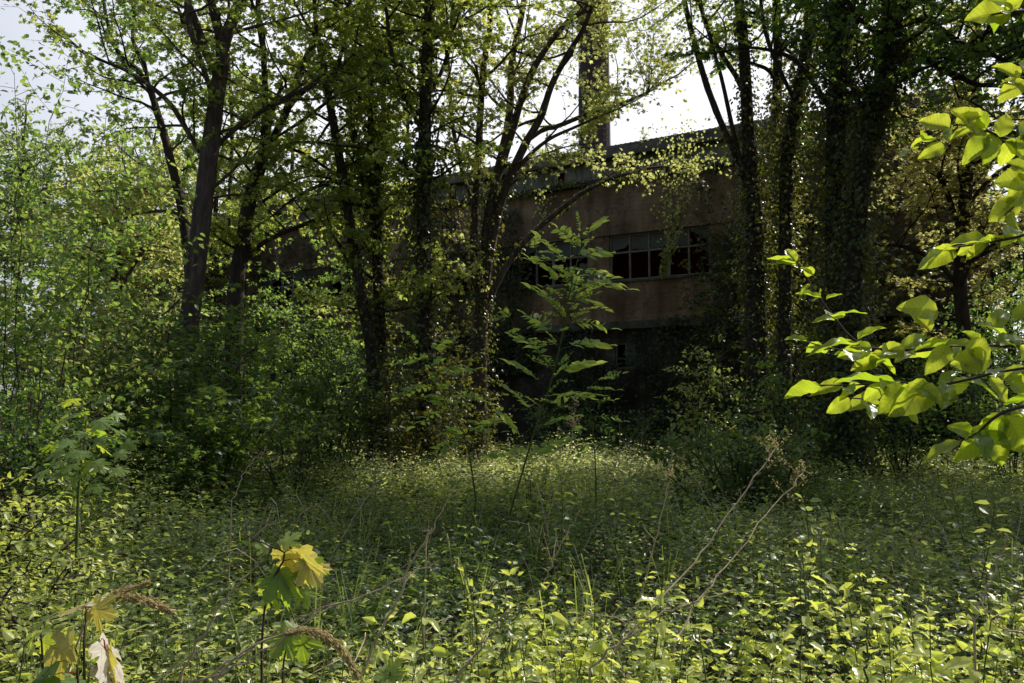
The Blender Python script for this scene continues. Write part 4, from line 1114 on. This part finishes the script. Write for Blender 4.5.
while q < 95:
    y = rng.uniform(4.2, 12.5); x = rng.uniform(-.66, .66) * y
    if math.sin(x * 1.7 + 1) * math.sin(y * 1.1) + rng.normal(0, .4) < .15: continue
    o = nprot[q] if q < 4 else copy_tree(nprot[q % 4]); s_ = rng.uniform(.75, 1.15)
    o.location = (x, y, 0); o.rotation_euler = (0, 0, rng.uniform(0, 6.28)); o.scale = (s_, s_, s_); q += 1

# ------------------------------------------------------------------ dry stalks
def stalk(label, pts, Y, r=.0035, mat='dry', head=None, dy=0., side=2, name='dry_stalk'):
    P = polyw(pts, Y, 22, dy)
    b = P[0].copy()
    P = P + rng.normal(0, .0045, P.shape); r = r * 1.05
    g_ = b.copy(); g_[2] = -.02
    if b[2] > .15:
        g_[:2] += (P[0] - P[2])[:2] * .5 * rng.uniform(.5, 1)
        P = np.vstack([g_[None], (g_ * .5 + b * .5)[None], P])
    o = thing(name, label, 'dry plant stalk', g_)
    s = Soup(); s.tube(P, np.linspace(r, r * .45, len(P)), 6, .5, 0, .08)
    for q in range(side):
        i = rng.integers(len(P) // 2, len(P) - 1)
        S = walk(P[i], unit(P[i] - P[i - 1]) + rng.normal(0, .5, 3), rng.uniform(.03, .12) * Y / 2.5, 4, .2)
        s.tube(S, [r * .4, r * .3, r * .25, r * .15], 4)
    s.build('stem', M[mat], o)
    if head:
        hs = Soup(); n, L, sz = head
        for q in range(n):
            i = len(P) - 1 - rng.integers(0, 4)
            S = walk(P[i], unit(P[-1] - P[-4]) * .6 + rng.normal(0, .6, 3), rng.uniform(.4, 1) * L, 5, .25)
            hs.tube(S, [.0012, .001, .001, .0008, .0006], 3)
            m = 16; t = rng.uniform(.2, 1, m) * 4; ii = np.minimum(t.astype(int), 3)
            B = S[ii] + (S[ii + 1] - S[ii]) * (t - ii)[:, None] + rng.normal(0, sz * .5, (m, 3))
            hs.leaves(B, rng.normal(0, 1, (m, 3)), rng.normal(0, 1, (m, 3)), sz * rng.uniform(.5, 1.3, m), KITE, rng.uniform(.2, 1, m))
        hs.build('seed_head', M['plume'], o)
    return P


stalk('straight pale stalk left of centre with frayed middle', [(362, 676), (385, 625), (405, 580), (425, 540), (432, 528)], 2.5, .0045, side=4)
stalk('thin dry stalk rising to a point left of centre', [(425, 545), (440, 515), (452, 490), (462, 468)], 3.4, .003)
stalk('long dry stalk with tiny rusty tip right of centre', [(618, 640), (640, 600), (655, 545), (665, 500), (672, 464)], 4.0, .004, head=(4, .05, .012))
stalk('leaning stalk with feathery head, left one of the crossing pair', [(600, 670), (640, 620), (680, 580), (715, 535), (752, 480), (778, 447)], 3.6, .0055, head=(12, .17, .013), dy=.8)
stalk('leaning stalk with feathery head, right one of the crossing pair', [(672, 648), (700, 600), (735, 555), (770, 510), (803, 472)], 3.7, .005, head=(12, .16, .013), dy=.8)
stalk('bleached crooked twig standing at lower right', [(972, 632), (978, 605), (988, 585), (996, 565), (1003, 548), (1005, 532)], 2.7, .0045, side=1)
stalk('pale bent stalk lying over the foreground shoots', [(590, 668), (625, 640), (655, 618), (690, 604), (735, 590)], 2.7, .0045)
stalk('short pale stalk among the bottom shoots', [(452, 683), (475, 655), (492, 632), (508, 610)], 2.2, .004)
stalk('thin stalk with pinkish feathery head before the dark doorway', [(548, 520), (560, 480), (570, 450), (575, 410)], 7.0, .005, head=(12, .16, .02))
stalk('slender curved stalk in the middle of the shaded clearing', [(530, 620), (545, 580), (558, 550), (580, 510)], 4.2, .004, side=3)
stalk('upright thin stalk at lower right among shoots', [(865, 683), (868, 650), (866, 622), (858, 605)], 2.2, .003, 'green_stem', side=0)
stalk('dry arching stalk at the lower right corner', [(1040, 640), (1005, 628), (985, 618)], 2.4, .004)
stalk('thin brown stalk leaning across the left clearing', [(180, 680), (205, 632), (230, 595), (255, 565), (272, 547)], 2.1, .0035, side=0)
stalk('dry stalk lying low beneath the golden plume', [(190, 690), (240, 655), (300, 618), (380, 590), (440, 560)], 2.1, .003)
stalk('second dry stalk lying low at bottom left', [(190, 680), (235, 668), (272, 645), (330, 600)], 2.0, .003)
stalk('grey bare stem at left edge of the clearing', [(232, 500), (246, 470), (262, 452)], 5, .004)
stalk('dry stalk tilted in the shaded strip left of the ash', [(330, 560), (352, 520), (372, 490), (384, 462)], 6.0, .005)

for px, y0, y1, lab in [(618, 480, 438, 'dead stem left in the bright far strip'), (640, 478, 432, 'tallest dead stem in the bright far strip'), (656, 476, 444, 'short dead stem at the right of the bright far strip')]:
    stalk(lab, [(px, y0), (px + 1, (y0 + y1) / 2), (px + 2, y1)], 11.5, .006)
for px, y0, y1, Y, lab in [(800, 420, 345, 12.5, 'bare grey twig stem before the right ivy trunks'), (808, 430, 365, 12.5, 'shorter bare grey twig before the right ivy trunks'), (724, 400, 318, 13, 'bare twig stem beside the pale-topped elder'),
                           (392, 420, 370, 13.2, 'bare twig stem before the ivy mound')]:
    stalk(lab, [(px, y0), (px - 3, (y0 + y1) / 2), (px + 3, y1)], Y, .008, 'twig', side=5)


def plume(label, paths, Y, stalkpts):
    P0 = polyw(stalkpts, Y, 14)
    g_ = P0[0].copy(); g_[2] = 0
    o = thing('reed_plume', label, 'dry grass', g_)
    s = Soup(); st = Soup()
    P0 = np.vstack([g_[None], P0])
    st.tube(P0, np.linspace(.0035, .002, 15), 5)
    for pts, fat in paths:
        P = polyw(pts, Y, 24, .05)
        st.tube(P, np.linspace(.0016, .0008, 24), 4)
        L = np.linalg.norm(np.diff(P, axis=0), axis=1).sum()
        n = int(4200 * L * fat / .010)
        t = rng.uniform(0, 1, n) * 22.99; i = t.astype(int)
        c = P[i] + (P[i + 1] - P[i]) * (t - i)[:, None]
        tt = t / 23; wd_ = fat * np.sin(math.pi * np.clip(tt * .88 + .1, 0, 1)) ** .7
        c = c + rng.normal(0, .55, (n, 3)) * (wd_ * (.75 + .5 * np.sin(t * 2.1)))[:, None]
        D = unit(P[i + 1] - P[i]) + rng.normal(0, .42, (n, 3)) + np.array([0, 0, -.2])
        s.leaves(c, D, rng.normal(0, 1, (n, 3)), .012 * rng.uniform(.6, 1.2, n), NARROW, rng.uniform(.1, 1, n), W=1.3)
    st.build('stem', M['dry'], o); s.build('seed_head', M['plume'], o)


plume('feathery dry reed plume at lower left above the yellow leaves', [([(100, 606), (118, 596), (138, 598), (158, 606), (174, 612)], .010), ([(102, 602), (118, 592), (132, 588), (148, 582)], .007)], 1.9,
      [(60, 700), (75, 650), (90, 615), (102, 604)])
plume('arching dry reed plume at bottom left of centre', [([(284, 634), (305, 630), (322, 634), (338, 645), (350, 662), (357, 676)], .010)], 1.8, [(190, 720), (225, 668), (255, 645), (284, 634)])

# ------------------------------------------------------------------ near sycamore twigs with turning leaves
def mleaf(lf, c, tip, Y, size_px, tone, tilt=.5, dyt=0., mat=0):
    a = at(*c, Y); b_ = at(*tip, Y + dyt)
    D = b_ - a
    N = np.array([rng.normal(0, .25), -1 + tilt, tilt + rng.normal(0, .15)])
    lf.leaves(a[None], D[None], N[None], size_px / F * Y, MAPLE_HI, tone, mat)


def twig_plant(label, Y, stempts, leaves_, stem='twig', r=.003, name='sycamore_shoot'):
    P = polyw(stempts, Y, 16)
    g_ = P[0].copy(); g_[2] = 0
    o = thing(name, label, 'plant', g_)
    st = Soup(); lf = Soup()
    st.tube(np.vstack([g_[None], P]), np.linspace(r * 1.3, r * .5, 17), 6)
    for (c, tip, sz, tone, tilt, mat) in leaves_:
        a = at(*c, Y)
        k = np.argmin(np.linalg.norm(P - a, axis=1))
        if np.linalg.norm(P[k] - a) > .004:
            st.tube([P[k], (P[k] + a) / 2 + UP * .006, a], [.0012, .001, .0009], 4, .5, 1)
        mleaf(lf, c, tip, Y, sz, tone, tilt, rng.uniform(-.04, .04), mat)
    st.build('stem', [M[stem], M['red_stem']], o)
    lf.build('foliage', [M['leaf_turning'], M['leaf_fresh'], M['leaf_bleached']], o, uv=True)


twig_plant('yellowing sycamore shoot hanging from an arching brown twig', 2.1, [(262, 690), (262, 640), (268, 590), (285, 556), (272, 547), (252, 538), (240, 531)],
           [((289, 549), (275, 582), 34, .85, .35, 0), ((300, 548), (306, 592), 40, .95, .5, 0), ((306, 560), (322, 588), 30, .9, .3, 0), ((283, 572), (262, 605), 34, .35, .7, 1),
            ((280, 570), (285, 612), 40, .3, .8, 1), ((272, 590), (258, 618), 24, .75, .3, 1), ((312, 560), (312, 590), 26, .3, .8, 1), ((268, 549), (240, 540), 14, .8, .4, 1), ((282, 545), (300, 532), 22, .7, .8, 1),
            ((303, 590), (308, 606), 20, .5, .5, 1), ((240, 531), (238, 541), 11, .9, .3, 1)])
twig_plant('pale green sycamore leaves behind the arching reed plume', 2.05, [(282, 700), (284, 660), (290, 640)],
           [((290, 632), (272, 655), 30, .5, .5, 1), ((300, 634), (304, 662), 30, .35, .8, 1), ((296, 630), (285, 622), 16, .8, .5, 1)])
twig_plant('large bleached sycamore leaves with yellow edges at bottom left', 1.75, [(95, 720), (100, 690), (106, 660), (104, 640)],
           [((100, 642), (124, 676), 46, .8, .95, 2), ((112, 652), (100, 684), 36, .85, .35, 0), ((94, 668), (128, 682), 36, .5, .9, 2)], 'red_stem')
twig_plant('yellow sycamore leaf drooping at the bottom left corner', 1.8, [(80, 720), (78, 680), (76, 650)], [((72, 646), (34, 664), 40, .9, .3, 0), ((60, 662), (20, 680), 34, .1, .6, 1), ((50, 676), (70, 700), 40, .1, .8, 1)])
twig_plant('brown-tipped sycamore leaf beneath the feathery plume', 1.85, [(86, 720), (84, 650), (86, 612)],
           [((86, 604), (64, 612), 34, .6, .95, 2), ((92, 608), (116, 617), 28, .9, .3, 0), ((84, 606), (98, 598), 26, .8, .9, 2)])
twig_plant('little green seedling leaves left of the feathery plume', 2.2, [(44, 700), (42, 650), (40, 622)], [((40, 622), (56, 612), 20, .7, .7, 1), ((42, 640), (58, 655), 22, .8, .4, 1), ((38, 630), (22, 640), 20, .6, .6, 1)])
twig_plant('small seedling with star of leaves at bottom centre left', 2.0, [(386, 720), (388, 690), (390, 672)], [((390, 674), (400, 660), 18, .8, .5, 1), ((390, 674), (378, 664), 18, .7, .7, 1), ((390, 676), (406, 676), 16, .8, .4, 1), ((390, 676), (374, 678), 16, .7, .6, 1)])

# ------------------------------------------------------------------ near overhanging branch, right
BL = [grid_leaf(.30 + .02 * k, 14, 5, .10 + .05 * (k % 3), .10 + .07 * (k % 4), .025, seed=20 + k) for k in range(6)]
Yb = 1.45
basep = np.array([1.55, 1.35, 0.])
hz = thing('hazel_shrub', 'backlit bright green leafy branch reaching in from the right', 'shrub', basep)
st = Soup(); lf = Soup()
trunk = spline([basep + np.array([0, 0, -.05]), (1.5, 1.4, .8), (1.42, 1.42, 1.5), (1.45, 1.45, 2.2), (1.55, 1.5, 2.8)], 20)
st.tube(trunk, np.linspace(.022, .010, 20), 8)
HT = []
twigs = [[(1180, 350), (1080, 330), (1020, 345), (960, 345), (915, 350), (862, 345), (830, 312), (808, 280), (797, 262)],
         [(960, 345), (930, 350), (880, 355), (830, 348), (808, 342)],
         [(1080, 360), (1000, 372), (940, 385), (895, 382), (855, 385), (820, 385)],
         [(960, 382), (920, 400), (885, 400), (850, 398)],
         [(1180, 440), (1080, 400), (1010, 410), (980, 430), (965, 440)],
         [(1180, 200), (1080, 215), (1024, 235), (985, 243), (950, 248), (925, 254)],
         [(1180, 120), (1080, 135), (1015, 140), (985, 130), (960, 124), (935, 135), (918, 146)],
         [(1180, 20), (1060, 10), (1010, 12), (985, 16)], [(1180, 80), (1070, 80), (1020, 78), (1000, 85)], [(1100, 140), (1040, 170), (1020, 200), (1005, 215)]]
for k, t in enumerate(twigs):
    dd = [0, .12, -.15, -.1, -.25, .15, .05, -.1, 0, .1][k]
    P = spline([at(p[0], p[1], Yb + dd + rng.normal(0, .015)) for p in t], 26)
    if t[0][0] >= 1180:
        j = np.argmin(np.abs(trunk[:, 2] - P[0][2] + .1)); P = np.vstack([trunk[j][None], P])
    HT.append(P)
    st.tube(P, np.linspace(.0042 if t[0][0] > 1100 else .0028, .0012, len(P)), 6)
# leaves by hand: (base x, base y, tip x, tip y, depth offset, tone, width, tilt)
HL = [(797, 264, 770, 262, 0, .6, .8, .8), (800, 268, 815, 274, 0, .6, .8, .2), (796, 262, 785, 246, 0, .7, .8, .3), (810, 284, 798, 294, 0, .5, .6, .9), (822, 298, 795, 291, 0, .5, .6, .9), (826, 300, 842, 292, 0, .5, .6, .9),
      (834, 314, 868, 310, 0, .2, .9, 1.2), (838, 320, 812, 318, .05, .5, .7, .9), (858, 340, 884, 322, .05, .5, .6, .9), (860, 344, 806, 340, 0, .6, .6, 1.1), (872, 348, 850, 346, 0, .5, .8, .4), (872, 350, 836, 356, .1, .4, .9, .2),
      (900, 350, 930, 332, .05, .7, .8, .3), (905, 350, 872, 352, 0, .8, 1.0, .2), (930, 332, 905, 300, .1, .9, .9, .4), (938, 312, 905, 303, .1, .8, 1.0, .2), (945, 345, 985, 345, -.05, .6, .8, .9), (915, 352, 960, 338, .05, .3, .6, 1.2),
      (950, 345, 925, 375, -.05, .7, 1.0, .1), (965, 347, 1000, 362, -.1, .95, 1.25, .0), (990, 360, 950, 362, -.1, 1., 1.3, .1), (1000, 345, 1030, 330, 0, .5, .9, .8), (1010, 340, 980, 320, .05, .6, .8, .9),
      (880, 357, 850, 370, .1, .7, .9, .3), (835, 350, 805, 345, .1, .5, .6, .8), (870, 356, 900, 370, .1, .3, .7, 1.1), (842, 384, 812, 392, -.1, .7, .7, .4), (860, 384, 826, 376, -.1, .2, .7, 1.3), (895, 382, 832, 376, -.15, .15, .8, 1.4),
      (885, 384, 862, 402, -.15, .8, .9, .2), (905, 384, 880, 414, -.12, .8, 1.0, .1), (915, 384, 945, 402, -.15, .8, .9, .2), (930, 385, 895, 415, -.15, .7, 1.0, .1), (935, 385, 965, 400, -.15, .7, .9, .2), (850, 398, 826, 414, -.1, .8, 1.0, .1),
      (865, 400, 885, 412, -.1, .7, .8, .3), (900, 400, 920, 424, -.12, .7, 1.0, .1), (940, 386, 960, 366, -.1, .4, .7, 1.), (950, 382, 985, 378, -.1, .3, .9, 1.2), (965, 380, 1005, 390, -.15, .4, .9, 1.), (985, 376, 1024, 372, -.1, .3, .8, 1.1),
      (1000, 372, 1030, 395, -.1, .6, 1.0, .3), (990, 376, 1010, 405, -.15, .8, 1.0, .2), (1012, 408, 1040, 430, -.2, .6, 1.1, .2), (1000, 412, 985, 445, -.25, .4, 1.1, .1), (985, 428, 965, 462, -.25, .4, 1.15, .0), (988, 430, 1005, 468, -.25, .5, 1.15, .0),
      (1005, 415, 1030, 455, -.25, .6, 1.1, .1), (1020, 405, 1050, 410, -.2, .5, 1.0, .3), (975, 435, 950, 425, -.25, .3, 1.1, .2), (1020, 345, 1040, 365, -.05, .7, 1.0, .3), (1030, 335, 1050, 320, 0, .5, .9, .9), (1005, 340, 1024, 352, 0, .4, .8, .9),
      (980, 344, 965, 330, 0, .7, .8, .4), (1012, 318, 1040, 300, .1, .6, .9, .5), (990, 330, 1010, 305, .1, .5, .8, .6),
      (955, 248, 920, 268, .15, .95, 1.0, .05), (958, 248, 915, 254, .15, .5, .5, 1.2), (985, 243, 965, 260, .15, .8, .8, .4), (990, 242, 950, 240, .15, .7, .8, .8), (1010, 238, 980, 236, .15, .3, .7, 1.2), (1015, 237, 1040, 250, .15, .6, 1.0, .3), (1005, 240, 1020, 222, .15, .6, .9, .4),
      (918, 148, 898, 150, .05, .1, .8, 1.4), (945, 146, 918, 158, .05, .9, .9, .1), (950, 128, 918, 118, .05, .95, 1.0, .1), (955, 122, 985, 112, .05, .95, 1.0, .1), (985, 130, 955, 106, .05, .9, 1.0, .2), (975, 130, 945, 138, .05, .7, .9, .5), (985, 132, 968, 160, .05, .7, 1.0, .2),
      (992, 134, 985, 165, .05, .5, 1.0, .3), (1000, 137, 1008, 112, .05, .7, 1.0, .3), (1005, 140, 1030, 160, .05, .7, 1.0, .2), (1012, 140, 1000, 168, .05, .8, 1.0, .1), (1020, 140, 1040, 118, .05, .6, 1., .3), (1015, 142, 1045, 142, .05, .6, 1., .3),
      (1010, 12, 966, 17, -.1, 1., 1.0, .1), (1005, 12, 1024, -6, -.1, .9, 1.1, .2), (1020, 10, 990, -4, -.1, .9, 1.0, .3), (1024, 14, 1040, 34, -.1, .8, 1.0, .2), (1020, 78, 996, 62, 0, .9, 1.1, .1), (1024, 80, 1000, 98, 0, .8, 1.1, .1), (1028, 82, 1045, 100, 0, .6, 1.1, .2), (1030, 78, 1040, 55, 0, .8, 1.1, .2),
      (1020, 198, 988, 222, .1, .85, 1.2, .05), (1030, 180, 998, 180, .1, .8, 1.2, .1), (1032, 178, 1010, 200, .1, .7, 1.1, .2), (1022, 200, 1040, 225, .1, .7, 1.0, .2), (1035, 170, 1050, 190, .1, .6, 1.0, .3), (1030, 172, 1008, 160, .1, .6, 1.0, .3)]
for k, (x0, y0, x1, y1, dy, tone, wd_, tilt) in enumerate(HL):
    a = at(x0, y0, Yb + dy); e = at(x1, y1, Yb + dy + rng.uniform(-.03, .03))
    D = e - a; L = np.linalg.norm(D)
    N = np.array([rng.normal(0, .2), -1 + min(tilt, 1.2) * .75, .12 + tilt * .7])
    lf.leaves(a[None], D[None], N[None], L * .97, BL[k % 6], tone * rng.uniform(.7, 1.15), W=wd_ * .95 * rng.uniform(.8, 1.1), smooth=True)
for P in HT:
    seg = np.linalg.norm(np.diff(P, axis=0), axis=1); acc = 0; sg = 1
    for i in range(len(P) - 1):
        acc += seg[i]
        if acc > .030:
            acc = 0; sg = -sg
            if rng.uniform() < .08: continue
            ax = unit(P[i + 1] - P[i]); sd_ = unit(np.cross(ax, UP))
            d_ = ax * .7 + sd_ * sg * rng.uniform(.5, 1.1) + UP * rng.normal(-.15, .25)
            q = P[i] + d_ * .008; st.tube([P[i], q], .0009, 4)
            lf.leaves(q[None], d_[None], (UP + rng.normal(0, .45, 3))[None], rng.uniform(.032, .062), BL[rng.integers(6)], rng.uniform(0, .9), W=rng.uniform(.75, 1.), smooth=True)
# further leaves on the part of the shrub outside the picture
for k in range(260):
    j = rng.integers(6, 20); p = trunk[j] + np.array([rng.uniform(-.05, .8), rng.normal(0, .35), rng.normal(0, .18)])
    if p[0] / max(p[1], .3) < .74: continue
    lf.leaves(p[None], rng.normal(0, 1, (1, 3)), (UP + rng.normal(0, .5, 3))[None], .085 * rng.uniform(.7, 1.1), BL[k % 6], rng.uniform(.2, .9), smooth=True)
st.build('twig', M['twig'], hz); lf.build('foliage', M['leaf_near'], hz, uv=True)
print('verts', sum(len(o.data.vertices) for o in bpy.data.objects if o.type == 'MESH'))
